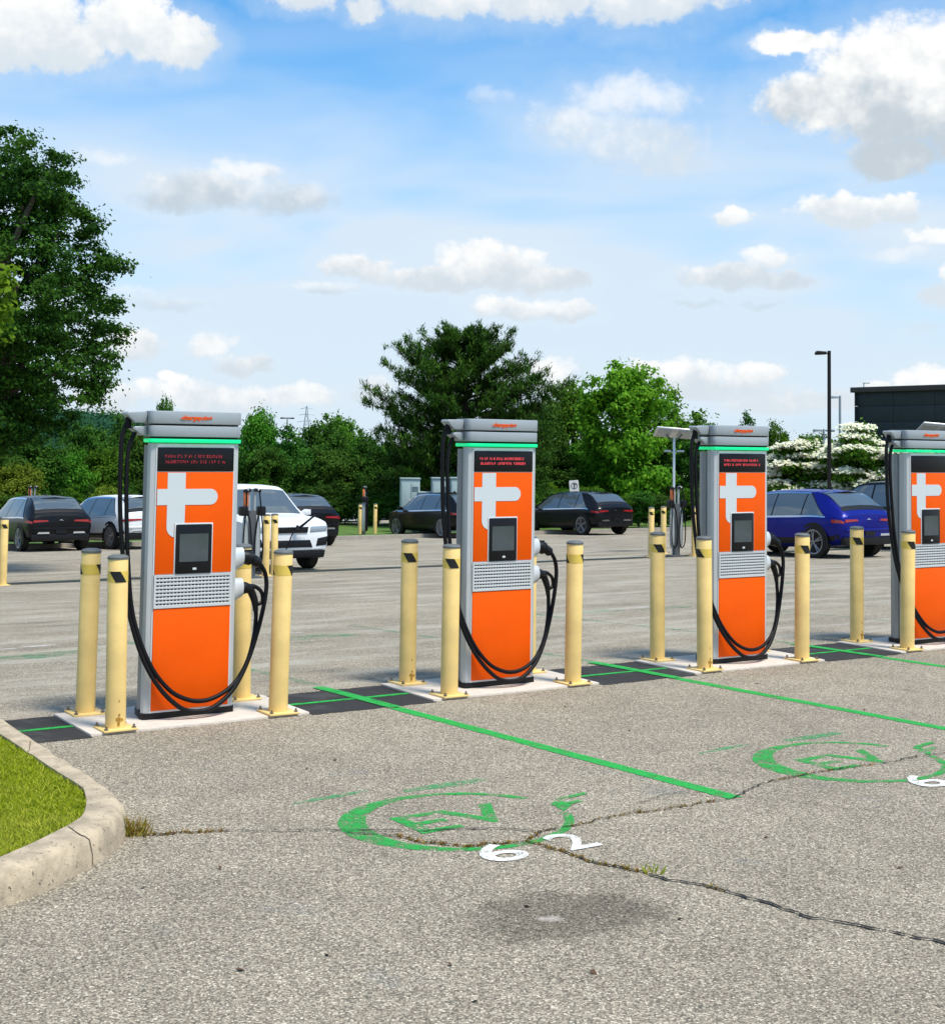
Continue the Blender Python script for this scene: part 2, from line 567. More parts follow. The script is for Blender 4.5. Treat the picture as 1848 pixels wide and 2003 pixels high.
# ------------------------------------------------------------------ mesh building
class MB:
    def __init__(s):
        s.v, s.f = [], []

    def add(s, verts, faces):
        n = len(s.v)
        s.v += [tuple(p) for p in verts]
        s.f += [tuple(i + n for i in f) for f in faces]
        return s

    def box(s, c, size, rz=0.0):
        hx, hy, hz = size[0] / 2, size[1] / 2, size[2] / 2
        pts = []
        cr, sr = math.cos(rz), math.sin(rz)
        for dz in (-hz, hz):
            for dx, dy in ((-hx, -hy), (hx, -hy), (hx, hy), (-hx, hy)):
                pts.append((c[0] + dx * cr - dy * sr, c[1] + dx * sr + dy * cr, c[2] + dz))
        return s.add(pts, [(3, 2, 1, 0), (4, 5, 6, 7), (0, 1, 5, 4), (1, 2, 6, 5), (2, 3, 7, 6), (3, 0, 4, 7)])

    def prism(s, poly, a, b, axis='y'):
        """closed outline extruded from a to b; outline is in the two other axes"""
        n = len(poly)
        def P(p, k):
            return {'x': (k, p[0], p[1]), 'y': (p[0], k, p[1]), 'z': (p[0], p[1], k)}[axis]
        pts = [P(p, a) for p in poly] + [P(p, b) for p in poly]
        fs = [tuple(range(n))[::-1], tuple(range(n, 2 * n))]
        fs += [(i, (i + 1) % n, n + (i + 1) % n, n + i) for i in range(n)]
        return s.add(pts, fs)

    def loft(s, rings, close=True, cap=True):
        n = len(rings[0])
        pts = [p for r in rings for p in r]
        fs = []
        for k in range(len(rings) - 1):
            for i in range(n if close else n - 1):
                j = (i + 1) % n
                fs.append((k * n + i, k * n + j, (k + 1) * n + j, (k + 1) * n + i))
        if cap:
            fs.append(tuple(range(n))[::-1])
            fs.append(tuple((len(rings) - 1) * n + i for i in range(n)))
        return s.add(pts, fs)

    def lathe(s, prof, n=24, c=(0, 0, 0), axis='z'):
        rings = []
        for r, z in prof:
            ring = []
            for i in range(n):
                a = 2 * math.pi * i / n
                x, y = r * math.cos(a), r * math.sin(a)
                p = {'z': (x, y, z), 'x': (z, x, y), 'y': (x, z, -y) if False else (y, z, x)}[axis]
                ring.append((c[0] + p[0], c[1] + p[1], c[2] + p[2]))
            rings.append(ring)
        return s.loft(rings)

    def tube(s, path, r, n=8, cap=True):
        path = [Vector(p) for p in path]
        if not hasattr(r, '__len__'):
            r = [r] * len(path)
        rings = []
        up = None
        for i, p in enumerate(path):
            d = (path[min(i + 1, len(path) - 1)] - path[max(i - 1, 0)]).normalized()
            if up is None:
                up = Vector((0, 0, 1)) if abs(d.z) < .9 else Vector((1, 0, 0))
            a = d.cross(up)
            if a.length < 1e-6:
                a = d.orthogonal()
            a.normalize()
            b = a.cross(d).normalized()
            up = b
            rings.append([p + (a * math.cos(2 * math.pi * k / n) + b * math.sin(2 * math.pi * k / n)) * r[i] for k in range(n)])
        return s.loft(rings, True, cap)

    def mesh(s, name, bev=0.0, seg=2, smooth=None):
        me = bpy.data.meshes.new(name)
        me.from_pydata(s.v, [], s.f)
        bm = bmesh.new()
        bm.from_mesh(me)
        bmesh.ops.recalc_face_normals(bm, faces=bm.faces)
        if bev > 0:
            es = [e for e in bm.edges if len(e.link_faces) == 2 and e.calc_face_angle(0) > .6]
            bmesh.ops.bevel(bm, geom=es, offset=bev, segments=seg, profile=.5, affect='EDGES', clamp_overlap=True)
        bm.to_mesh(me)
        bm.free()
        if smooth is not None or bev > 0:
            me.polygons.foreach_set('use_smooth', [True] * len(me.polygons))
            me.set_sharp_from_angle(angle=smooth if smooth is not None else .7)
        return me

    def build(s, name, m, parent=None, bev=0.0, seg=2, smooth=None, loc=None, label=None):
        me = s.mesh(name, bev, seg, smooth)
        me.materials.append(m)
        return obj(name, me, parent, loc, label)


def obj(name, me, parent=None, loc=None, label=None):
    o = bpy.data.objects.new(name, me)
    COL.objects.link(o)
    if parent is not None:
        o.parent = parent
    if loc is not None:
        o.location = loc
    if label:
        o['label'] = label
    return o


def empty(name, loc, rz=0.0):
    o = bpy.data.objects.new(name, None)
    COL.objects.link(o)
    o.location = loc
    o.rotation_euler = (0, 0, rz)
    o.empty_display_size = .2
    return o


def tag(o, label, cat, group=None):
    o['label'] = label
    o['category'] = cat
    if group:
        o['group'] = group
    elif 'group' in o:
        del o['group']
    return o


def struct(o, kind='structure'):
    o['kind'] = kind
    return o


KIDS = {}


def copy_tree(o, parent=None):
    c = o.copy()
    COL.objects.link(c)
    c.parent = parent
    for ch in [x for x in bpy.data.objects if x.parent == o]:
        copy_tree(ch, c)
    return c


def quads_mesh(name, V, m):
    """V: (N,4,3) float array -> one mesh of N loose quads"""
    n = len(V)
    me = bpy.data.meshes.new(name)
    me.vertices.add(n * 4)
    me.loops.add(n * 4)
    me.polygons.add(n)
    me.vertices.foreach_set('co', V.reshape(-1).astype(np.float32))
    me.loops.foreach_set('vertex_index', np.arange(n * 4, dtype=np.int32))
    me.polygons.foreach_set('loop_start', np.arange(0, n * 4, 4, dtype=np.int32))
    me.polygons.foreach_set('loop_total', np.full(n, 4, dtype=np.int32))
    me.update(calc_edges=True)
    me.materials.append(m)
    return me


def catmull(pts, k=6):
    P = [Vector(p) for p in pts]
    P = [P[0] * 2 - P[1]] + P + [P[-1] * 2 - P[-2]]
    out = []
    for i in range(1, len(P) - 2):
        for j in range(k):
            t = j / k
            a, b, c, d = P[i - 1], P[i], P[i + 1], P[i + 2]
            out.append(.5 * ((2 * b) + (c - a) * t + (2 * a - 5 * b + 4 * c - d) * t * t + (3 * b - a - 3 * c + d) * t ** 3))
    out.append(P[-2])
    return out


# ================================================================== THE SETTING
LOT_T = 43.2                      # far edge of the lot, measured from the camera across the rows


def sheet(name, s0, s1, t0, t1, ds, dt, m, dz=0.0):
    ns, nt = max(1, int((s1 - s0) / ds)), max(1, int((t1 - t0) / dt))
    mb = MB()
    pts = []
    for j in range(nt + 1):
        for i in range(ns + 1):
            s, t = s0 + (s1 - s0) * i / ns, t0 + (t1 - t0) * j / nt
            x, y = st(s, t)
            pts.append((x, y, gz(x, y) + dz))
    mb.add(pts, [(j * (ns + 1) + i, j * (ns + 1) + i + 1, (j + 1) * (ns + 1) + i + 1, (j + 1) * (ns + 1) + i) for j in range(nt) for i in range(ns)])
    o = mb.build(name, m)
    return o


lot = struct(sheet('parking_lot', -40, 90, -14, LOT_T, 10, .25, M_ASPH))
ground = struct(sheet('ground', -700, 900, -700, 1100, 40, 20, M_GRASSG, -.35))
verge = struct(sheet('verge', -60, 120, LOT_T + .16, LOT_T + 60, 6, 1, M_GRASSG, .10))

# strips of fresh asphalt over the trench between the pads, with the green row line on top
PADW, PADD = .83, .42
CH = [S0 + i * SPC for i in range(4)]
def strip(name, s0, s1, t0, t1, m, dz, wob=0.0, n=14, skew=0.0):
    """band of paint or paving laid on the ground; skew leans it along the row"""
    mb = MB()
    nt = max(1, int(math.ceil((t1 - t0) / .25)))
    pts = []
    for i in range(n + 1):
        sa = s0 + (s1 - s0) * i / n
        a = random.uniform(-wob, wob)
        b = random.uniform(-wob, wob)
        for j in range(nt + 1):
            t = t0 + a + (t1 + b - t0 - a) * j / nt
            x, y = st(sa + skew * (T0 - t), t)
            pts.append((x, y, gz(x, y) + dz))
    k = nt + 1
    mb.add(pts, [(k * i + j, k * i + k + j, k * i + k + j + 1, k * i + j + 1) for i in range(n) for j in range(nt)])
    return struct(mb.build(name, m))


for a, b in ((S0 - 3.0, CH[0] - PADW), (CH[0] + PADW, CH[1] - PADW), (CH[1] + PADW, CH[2] - PADW), (CH[2] + PADW, CH[3] - PADW)):
    strip('trench_patch', a, b, T0 - PADD - .05, T0 + PADD - .02, M_PATCH, .003, .012)
    strip('row_line', a + .005, b - .005, T0 - .07, T0 - .01, M_GREEN, .006, .003)
strip('trench_patch', S0 + 3 * SPC + PADW, S0 + 14, T0 - PADD - .03, T0 + PADD - .02, M_PATCH, .003, .012)
p_far = to_st(*at(500, 1122).xy)
strip('trench_patch', -40, 60, p_far[1] - .34, p_far[1] + .34, M_PATCH, .003, .06, 90)
strip('row_line', -40, 60, p_far[1] - .08, p_far[1] + .02, M_GREENF, .009, .004, 60)

# stall lines
end1 = to_st(*at(1436, 1562).xy)
for i in range(-1, 9):
    s = S0 + (i + .5) * SPC + (.085, .20, .10)[min(max(i, 0), 2)]
    if i >= 0:
        strip('stall_line', s - .055, s + .055, end1[1] if i == 0 else end1[1] + random.uniform(-.2, .1), T0 - PADD - .1, M_GREEN, .003, .0, 2, .0965)
        strip('stall_line', s - .055, s + .055, T0 - PADD - .1, T0 + PADD + .15, M_GREEN, .009, .0, 2, .0965)
    strip('stall_line', s - .05, s + .05, T0 + PADD + .15, T0 + 5.2, M_GREENF, .004, .0, 2, .02)


def ground_poly(name, m, dz, polys):
    """flat painted shapes given in row coordinates"""
    mb = MB()
    for poly in polys:
        pts = []
        for s, t in poly:
            x, y = st(s, t)
            pts.append((x, y, gz(x, y) + dz))
        mb.add(pts, [tuple(range(len(pts)))])
    me = bpy.data.meshes.new(name)
    me.from_pydata(mb.v, [], mb.f)
    me.materials.append(m)
    return struct(obj(name, me))


def arc_band(cs, ct, a0, a1, r, wfun, n=40, ar=1.0):
    out = []
    for i in range(n):
        q = []
        for k, sg in ((i, -1), (i + 1, -1), (i + 1, 1), (i, 1)):
            a = a0 + (a1 - a0) * k / n
            rr = r + sg * wfun(a) / 2
            q.append((cs + rr * math.cos(a), ct + rr * ar * math.sin(a)))
        out.append(q)
    return out


def text_mesh(txt, size, extr=0.0, align='CENTER', bold=0.0):
    cu = bpy.data.curves.new('lettering', 'FONT')
    cu.body = txt
    cu.size = size
    cu.align_x = align
    cu.align_y = 'CENTER'
    cu.extrude = extr
    cu.offset = bold
    cu.resolution_u = 4
    to = bpy.data.objects.new('lettering', cu)
    COL.objects.link(to)
    bpy.context.view_layer.update()
    me = bpy.data.meshes.new_from_object(to.evaluated_get(bpy.context.evaluated_depsgraph_get()))
    bpy.data.objects.remove(to)
    bpy.data.curves.remove(cu)
    return me


def ground_text(name, txt, size, s, t, m, sx=1.0, sy=1.0, dz=.012, rot=0.0, bold=.02):
    me = text_mesh(txt, size, 0, 'CENTER', bold)
    x, y = st(s, t)
    me.transform(Matrix.Diagonal((sx, sy, 1, 1)))
    me.materials.clear()
    me.materials.append(m)
    o = obj(name, me, None, (x, y, gz(x, y) + dz))
    o.rotation_euler = (0, 0, ANG + rot)
    return struct(o)


def ev_symbol(cx, cy, worn, num, numpx, ghost):
    c = to_st(*at(cx, cy).xy)
    R = .60
    m = M_GREENW
    wf = lambda a: .055 + .10 * max(0.0, math.cos(a - 2.85)) ** 2
    ring = arc_band(c[0], c[1], .36, 6.0, R, wf, 80, .92)
    # plug at the open end of the ring
    pl = [(R * .98, -.14), (R * 1.02, .02), (R * 1.20, .10), (R * 1.18, -.06)]
    plug_polys = [[(c[0] + a, c[1] + b) for a, b in pl]]
    prong = [[(c[0] + R * 1.20 + a, c[1] + .05 + b) for a, b in ((0, 0), (.22, .05), (.22, .09), (0, .05))]]
    prong.append([(c[0] + R * 1.19 + a, c[1] - .045 + b) for a, b in ((0, 0), (.10, .02), (.10, .06), (0, .05))])
    ground_poly('charging_symbol', m, .0025, ring)
    ground_poly('charging_symbol', m, .0040, plug_polys)
    ground_poly('charging_symbol', m, .0055, prong)
    ground_text('charging_symbol', 'EV', .62, c[0] - .02, c[1] + .02, m, 1.0, .80, .0025, 0.0, .010)
    for ch, (nx, ny) in zip(num, numpx):
        n = to_st(*at(nx, ny).xy)
        ground_text('stall_number', ch, .44, n[0], n[1], M_WHITEP, 1.25 if ch == '6' else 1.0, .90, .0058, 0.0, .006)
    for (x, y, w, d, sk) in ghost:
        g = to_st(*at(x, y).xy)
        ground_poly('overspray', M_GREENO, .002, [[(g[0] - w, g[1] - d * .5), (g[0] + w * .2, g[1] - d + sk * .6), (g[0] + w, g[1] - d * .3 + sk), (g[0] + w * .9, g[1] + d * .6 + sk), (g[0], g[1] + d + sk * .5), (g[0] - w * .9, g[1] + d * .4)]])


ev_symbol(902, 1604, False, '62', [(980, 1672), (1120, 1649)], [(650, 1562, .26, .035, .05), (870, 1537, .30, .06, .0)])
ev_symbol(1668, 1489, False, '63', [(1812, 1531), (1925, 1512)], [(1420, 1467, .26, .03, .05), (1590, 1442, .30, .06, .0)])
# worn stencils in the stalls on the far side of the chargers
for (x, y, w, d, m) in ((40, 1287, .55, .22, M_GREENF), (120, 1278, .4, .2, M_GREENF), (610, 1247, .60, .22, M_GREENF), (1160, 1197, .5, .25, M_GREENF), (1300, 1190, .5, .2, M_GREENF),
                        (10, 1270, .18, .05, M_WHITEF), (72, 1264, .22, .06, M_WHITEF), (1245, 1189, .22, .05, M_WHITEF), (410 + 165, 1156, .14, .03, M_WHITEF), (575, 1238, .14, .04, M_WHITEF),
                        (1560, 1140, .7, .3, M_GREENF), (190, 1172, .2, .03, M_WHITEF), (1010, 1142, .25, .04, M_WHITEF)):
    g = to_st(*at(x, y).xy)
    ground_poly('worn_stencil', m, .003, [[(g[0] + w * math.cos(a) * random.uniform(.8, 1.1), g[1] + d * math.sin(a) * random.uniform(.7, 1.1)) for a in [k * math.pi / 7 for k in range(14)]]])


# cracks in the paving
def crack(pts, w0, w1, seed):
    rnd = random.Random(seed)
    P = [at(*p) for p in pts]
    fine = []
    for a, b in zip(P[:-1], P[1:]):
        n = max(2, int((b - a).length / .035))
        for k in range(n):
            q = a.lerp(b, k / n)
            fine.append(Vector((q.x + rnd.gauss(0, .007), q.y + rnd.gauss(0, .007), 0)))
    fine.append(P[-1])
    mb = MB()
    vs = []
    n = len(fine)
    for i, p in enumerate(fine):
        d = (fine[min(i + 1, n - 1)] - fine[max(i - 1, 0)])
        nrm = Vector((-d.y, d.x, 0)).normalized()
        w = (w0 + (w1 - w0) * i / n) * rnd.uniform(.25, 1.15)
        for sg in (-1, 1):
            q = p + nrm * w * sg * .5
            vs.append((q.x, q.y, gz(q.x, q.y) + .0085))
    mb.add(vs, [(2 * i, 2 * i + 2, 2 * i + 3, 2 * i + 1) for i in range(n - 1)])
    struct(mb.build('crack', M_CRACK))
    return fine


CR = []
CR.append(crack([(246, 1637), (330, 1633), (430, 1628), (538, 1627), (612, 1625.6), (668, 1626), (745, 1626.3), (834, 1627), (908, 1622.6), (982, 1622.6), (1049, 1628)], .012, .016, 1))
CR.append(crack([(667, 1630), (775, 1635.6), (819, 1648.5), (908, 1656.7), (982, 1652), (1030, 1648.5)], .012, .014, 2))
CR.append(crack([(1030, 1647), (1056, 1628), (1130, 1615), (1168, 1606), (1222, 1595), (1320, 1580.7), (1377, 1572), (1434, 1563.6), (1457, 1550.7), (1491, 1535), (1520, 1526.5), (1594, 1513.6), (1663, 1502), (1748, 1492), (1788, 1481), (1848, 1475), (1930, 1462)], .012, .013, 3))
CR.append(crack([(1030, 1648), (1094, 1666.4), (1162, 1689), (1258, 1707.6), (1304, 1723.6), (1377, 1733.7), (1460, 1758), (1515, 1774), (1574, 1794.5), (1666, 1810.5), (1757, 1828.8), (1848, 1849.4), (1960, 1872)], .014, .024, 4))
CR.append(crack([(1250, 1572), (1300, 1556), (1340, 1552), (1400, 1550)], .006, .007, 5))
CR.append(crack([(1460, 1561), (1530, 1567), (1620, 1578), (1720, 1590)], .006, .006, 6))
CR.append(crack([(1720, 1345), (1780, 1352), (1848, 1360)], .01, .01, 7))


def blades(name, pos, hmin, hmax, width, m, lean=.5):
    n = len(pos)
    a = RNG.uniform(0, 2 * np.pi, n)
    h = RNG.uniform(hmin, hmax, n)
    w = width * RNG.uniform(.6, 1.2, n)
    lx, ly = RNG.normal(0, lean, n) * h, RNG.normal(0, lean, n) * h
    P = np.asarray(pos)
    c, s = np.cos(a), np.sin(a)
    V = np.zeros((n, 4, 3))
    V[:, 0] = P + np.stack([-c * w / 2, -s * w / 2, 0 * w], 1)
    V[:, 1] = P + np.stack([c * w / 2, s * w / 2, 0 * w], 1)
    V[:, 2] = P + np.stack([c * w / 3 + lx * .6, s * w / 3 + ly * .6, h * .6], 1)
    V[:, 3] = P + np.stack([lx, ly, h], 1)
    return obj(name, quads_mesh(name, V, m))


wp = []
for ci, lo, hi, cnt in ((0, .0, .25, 160), (1, .3, 1.0, 230), (2, .0, .35, 170), (2, .5, .75, 60), (3, .0, .32, 210), (3, .45, .5, 25)):
    f = CR[ci]
    for k in range(cnt):
        q = f[int((lo + (hi - lo) * random.random() ** .9) * (len(f) - 1))]
        wp.append((q.x + random.gauss(0, .008), q.y + random.gauss(0, .008), .003))
struct(blades('weeds', wp, .006, .022, .010, M_WEED, .9), 'stuff')
tuft_at = [(at(262, 1632), 90, .05, .11), (at(1270, 1708), 16, .03, .075)]
for (p, n, a, b), lb in zip(tuft_at, ('yellowed weed tuft growing at the tip of the kerb', 'small green weed standing in the wide crack beside the oil stain')):
    o = blades('weed', [(p.x + random.gauss(0, .035), p.y + random.gauss(0, .035), 0) for _ in range(n)], a, b, .012, M_WEED if n > 50 else M_BLADE, .45)
    tag(o, lb, 'weed')

# kerbed grass island at the left
KZ = .15
ktop_o = [(0, 1400), (72.6, 1446), (124.5, 1481), (176, 1512.5), (207.5, 1535), (228, 1552), (238, 1569), (232, 1589), (207.5, 1608), (166, 1635), (124.5, 1655.7), (62, 1684.7), (0, 1703)]
ktop_i = [(0, 1433.6), (52, 1467), (104, 1502), (145, 1527), (158, 1536), (164, 1541.5), (169, 1566), (162, 1591), (146, 1604), (124.5, 1616), (95, 1631), (62, 1647), (0, 1674)]
KO = [at(x, y, KZ) for x, y in ktop_o]
KI = [at(x, y, KZ) for x, y in ktop_i]


def ext(P, d0, d1):
    a, b = (P[0] - P[1]).normalized(), (P[-1] - P[-2]).normalized()
    return [P[0] + a * d0 * k for k in (1, .5, .2, .06)] + P + [P[-1] + b * d1 * k for k in (.06, .2, .5, 1)]


KO, KI = ext(KO, 7.0, 6.0), ext(KI, 7.0, 6.0)
KO_s, KI_s = catmull(KO, 6), catmull(KI, 6)
kerb = struct(empty('kerb', (0, 0, 0)))
cuts = [0, 30, 50, 77, len(KO_s) - 1]
for a, b in zip(cuts[:-1], cuts[1:]):
    rings = []
    for k in range(a, b + 1):
        o_, i_ = KO_s[k], KI_s[k]
        tang = (KO_s[min(k + 1, len(KO_s) - 1)] - KO_s[max(k - 1, 0)]).normalized()
        d = Vector((-tang.y, tang.x, 0))
        d = d if d.dot(o_ - i_) > 0 else -d
        sh = tang * (.006 if k == a else (-.006 if k == b else 0))
        jz = .0 if k not in (a, b) else -.008
        w = random.gauss(0, .005)
        o2 = o_ + d * w + sh
        i2 = i_ + sh
        rings.append([i2 + Vector((0, 0, -.25)), i2 + Vector((0, 0, -.006 + jz)), i2 + d * .014 + Vector((0, 0, jz)),
                      o2 - d * .045 + Vector((0, 0, jz + random.gauss(0, .0015))), o2 - d * .018 + Vector((0, 0, -.008 + jz)), o2 + d * .004 + Vector((0, 0, -.030)),
                      o2 + d * .022 + Vector((0, 0, -.10)), o2 + d * .028 + Vector((0, 0, -KZ - .05))])
    MB().loft(rings, True, True).build('kerb_section', M_KERB, kerb, smooth=.9)
mb = MB()
cen = [(o_ + i_) / 2 - Vector((0, 0, .03)) for o_, i_ in zip(KO_s, KI_s)]
mb.add([tuple(p) for p in cen], [tuple(range(len(cen)))])
struct(mb.build('island_soil', M_GRASSG))
poly = [(p.x, p.y) for p in KI_s]


def inside(x, y, poly):
    c = False
    j = len(poly) - 1
    for i in range(len(poly)):
        xi, yi = poly[i]
        xj, yj = poly[j]
        if (yi > y) != (yj > y) and x < (xj - xi) * (y - yi) / (yj - yi) + xi:
            c = not c
        j = i
    return c


gp = []
xs = [p[0] for p in poly]
ys = [p[1] for p in poly]
xa, xb = at(-60, 1560).x, max(xs)
ya, yb = min(p.y for p in KI_s[24:-24]), max(p.y for p in KI_s[24:-24])
while len(gp) < 48000:
    x, y = random.uniform(xa - .6, xb), random.uniform(ya - .2, yb + 1.2)
    if inside(x, y, poly):
        gp.append((x, y, KZ - .03))
struct(blades('grass', gp, .010, .034, .009, M_BLADE, .9), 'stuff')

# a few dead leaves and bits of grit lying on the paving
lp = [(280, 1738), (172, 1742), (600, 1505), (655, 1488), (1030, 1775), (880, 1890), (640, 1870), (430, 1700), (1500, 1640), (1330, 1800), (1580, 1900), (1230, 1430), (1105, 1384), (1690, 1390), (1480, 1338), (300, 1560), (470, 1900), (930, 1960), (1760, 1700), (1160, 1905)]
lv = np.array([[at(*p).x, at(*p).y, .006] for p in lp])
ln_ = np.tile(np.array([[.2, .1, 1.0]]), (len(lp), 1)) + RNG.normal(size=(len(lp), 3)) * .3


# far kerb along the end of the lot
fk = struct(empty('far_kerb', (0, 0, 0)))
s = -40.0
while s < 80:
    mb = MB()
    rr = []
    for k in (0, 1):
        q = s + .005 + k * 2.99
        a0, a1 = st(q, LOT_T), st(q, LOT_T + .16)
        z = gz(*a0)
        rr.append([(a0[0], a0[1], z - .1), (a0[0], a0[1], z + .13), (a1[0], a1[1], z + .13), (a1[0], a1[1], z - .1)])
    mb.loft(rr).build('kerb_section', M_KERBF, fk)
    s += 3.0


# ================================================================== CONCRETE PADS AND FAST CHARGERS
ORD = ['leftmost', 'second from left', 'third from left', 'rightmost']
NEAR = ['nearest the grass island', 'second from the grass island', 'third from the grass island', 'cut by the right edge of the photo']
PADZ = .016
pads = []
for i in range(4):
    mb = MB().prism([(-PADW, -PADD), (PADW, -PADD), (PADW, PADD), (-PADW, PADD)], -.05, PADZ, 'z')
    x, y = st(CH[i], T0)
    o = mb.build('concrete_pad', M_PAD, None, bev=.006)
    o.location = (x, y, 0)
    o.rotation_euler = (0, 0, ANG)
    tag(o, 'pale concrete pad under the fast charger ' + NEAR[i], 'concrete pad', 'charger pads in the row')


def slab(poly, y0, y1, name, m, parent, bev=0.0, label=None):
    """outline in x,z; front at y0"""
    return MB().prism(poly, y0, y1, 'y').build(name, m, parent, bev=bev, label=label)


def rect(x0, x1, z0, z1):
    return [(x0, z0), (x1, z0), (x1, z1), (x0, z1)]


def rrect(x0, x1, z0, z1, r, n=5):
    out = []
    for cx, cz, a in ((x1 - r, z0 + r, -90), (x1 - r, z1 - r, 0), (x0 + r, z1 - r, 90), (x0 + r, z0 + r, 180)):
        for k in range(n + 1):
            t = math.radians(a + 90 * k / n)
            out.append((cx + r * math.cos(t), cz + r * math.sin(t)))
    return out


def make_fast_charger():
    R = empty('fast_charger', (0, 0, 0))
    HW = .355
    zb, zt = .035, 1.985

    def plan(z0, z1, front, back, hwf, hwb, r=.035, bow=0.0):
        pts = []
        n = 8
        for k in range(n + 1):          # bowed front, left to right
            x = -hwf + r + (2 * hwf - 2 * r) * k / n
            pts.append((x, front - bow * (1 - (x / hwf) ** 2)))
        pts += [(hwf - r * .3, front + r * .3), (hwf, front + r), (hwb, back - r), (hwb - r * .4, back - r * .3), (hwb - r, back)]
        pts += [(-hwb + r, back), (-hwb + r * .4, back - r * .3), (-hwb, back - r), (-hwf, front + r), (-hwf + r * .3, front + r * .3)]
        return pts
    # front shell and darker rear shell
    MB().prism(plan(0, 0, 0, .15, HW, .33, .04), .043, zt, 'z').build('front_shell', M_SILVER, R, smooth=.6)
    MB().prism(plan(0, 0, .145, .30, .326, .295, .05), .043, 1.97, 'z').build('rear_shell', M_DKSHELL, R, smooth=.6)
    MB().prism(plan(0, 0, -.004, .31, HW + .004, .31, .03), 0, .045, 'z').build('plinth', M_BLACK, R, smooth=.6)  # dark foot
    # cap: two bowed tiers with a shadow gap
    MB().prism(plan(0, 0, .0, .30, .345, .30, .03, .0), 2.02, 2.19, 'z').build('cap_core', M_BLACK, R)
    MB().prism(plan(0, 0, -.012, .31, .358, .30, .03, .028), 2.034, 2.115, 'z').build('cap_tier', M_CAP, R, bev=.006)
    MB().prism(plan(0, 0, -.012, .31, .361, .30, .03, .034), 2.127, 2.222, 'z').build('cap_tier', M_CAP, R, bev=.008)
    # glowing status strip round the front
    MB().prism(plan(0, 0, -.018, .30, .361, .305, .03, .026), 1.990, 2.018, 'z').build('status_light', M_LEDGREEN, R, bev=.006)
    # cap arms that carry the cables
    for (x0, tip, zl, zh) in ((-.355, -.50, 2.132, 2.215), (-.352, -.445, 2.040, 2.108)):
        MB().prism([(x0, zh), (tip, zh - .002), (tip - .012, zh - .018), (tip + .055, zl), (x0, zl)], .07, .19, 'y').build('cable_arm', M_CAP, R, bev=.006)
    # front panels
    OW = .297
    slab(rect(-OW - .012, OW + .012, .046, 1.983), -.006, .02, 'front_frame', M_TRIM, R)
    slab(rect(-OW, OW, 1.958, 1.980), -.010, .0, 'glow_bar', M_WHITEPL, R)  # plain white plastic strip above the display
    d = slab(rect(-OW, OW, 1.782, 1.955), -.016, .0, 'display', M_DISPLAY, R, .003)
    up = slab(rect(-OW, OW, 1.036, 1.776), -.013, .0, 'upper_panel', M_ORANGE, R, .003)
    lo = slab(rect(-OW, OW, .060, .788), -.013, .0, 'lower_panel', M_ORANGE, R, .003)
    # pale emblem of two crossing bars on the upper panel
    em = []
    x0, x1, za, zc = -.218, -.080, 1.653, 1.536
    em += [(x0, 1.772), (x0, za), (-OW + .002, za), (-OW + .002, zc), (x0, zc), (x0, 1.40)]
    for k in range(1, 8):
        t = math.radians(180 + 90 * k / 8)
        em.append((x0 + .075 + .075 * math.cos(t), 1.375 + .075 * math.sin(t)))
    em += [(-.160, 1.300), (-.160, 1.40), (x1, 1.40), (x1, zc)]
    rr = (za - zc) / 2
    for k in range(0, 13):
        t = math.radians(-90 + 180 * k / 12)
        em.append((.175 - rr + rr * math.cos(t), (za + zc) / 2 + rr * math.sin(t)))
    em += [(x1, za), (x1, 1.772)]
    slab(em, -.0155, -.0125, 'emblem', M_EMBLEM, up)
    bz = slab(rect(-.156, .143, 1.036, 1.404), -.018, .0, 'screen_frame', M_EMBLEM, R, .003)
    sc = slab(rrect(-.146, .133, 1.037, 1.394, .008, 2), -.026, -.016, 'screen_bezel', M_DISPLAY, R, .002)
    slab(rect(-.118, .105, 1.122, 1.325), -.0275, -.0255, 'screen', M_SCREEN, sc)
    slab(rect(-.012, .016, 1.062, 1.078), -.0275, -.0255, 'card_reader_mark', M_EMBLEM, sc)
    # vent with slats
    vp = slab(rect(-OW - .004, OW + .004, .792, 1.032), -.008, .0, 'vent_panel', M_BLACK, R)
    me = MB().box((0, 0, 0), (2 * OW + .006, .012, .0155)).mesh('slat', .002)
    me.materials.append(M_TRIM)
    for k in range(9):
        obj('slat', me, vp, (0, -.012, .806 + k * .0265))
    mb = MB()
    for k in range(22):
        mb.box((-OW + .012 + k * (2 * OW - .024) / 21, -.010, .912), (.008, .006, .225))
    for sx in (-1, 1):
        mb.box((sx * (OW - .003), -.0125, .912), (.013, .012, .238))
    for zz in (.797, 1.027):
        mb.box((0, -.0128, zz), (2 * OW + .004, .012, .010))
    mb.build('rib_grid', M_TRIM, vp)
    # lettering on the cap
    tm = text_mesh('-chargepoin+', .047, .002, 'CENTER', .0012)
    tm.materials.clear()
    tm.materials.append(M_ORANGE)
    tm.transform(Matrix.Translation((-.02, -.0475, 2.174)) @ Matrix.Rotation(math.pi / 2, 4, 'X'))
    obj('lettering', tm, R)
    # holsters on the right flank, connectors in them
    for zc in (1.115, .885):
        MB().loft([[(.345 + xx, .10 + r * math.cos(a) * .9, zc + dz + r * 1.25 * math.sin(a)) for a in [2 * math.pi * k / 14 for k in range(14)]]
                   for xx, r, dz in ((-.02, .080, 0), (.02, .078, .0), (.055, .064, .012), (.088, .058, .020), (.090, .046, .02))]).build('holster', M_HOLSTER, R, smooth=.7)
    # upper connector: thick straight nozzle running into the cable
    c1 = MB()
    c1.tube(catmull([(.40, .10, 1.132), (.46, .10, 1.130), (.52, .095, 1.112), (.575, .085, 1.075)], 4), [.052] * 4 + [.055] * 4 + [.040] * 4 + [.026], 12)
    c1.box((.47, .10, 1.178), (.07, .03, .016))
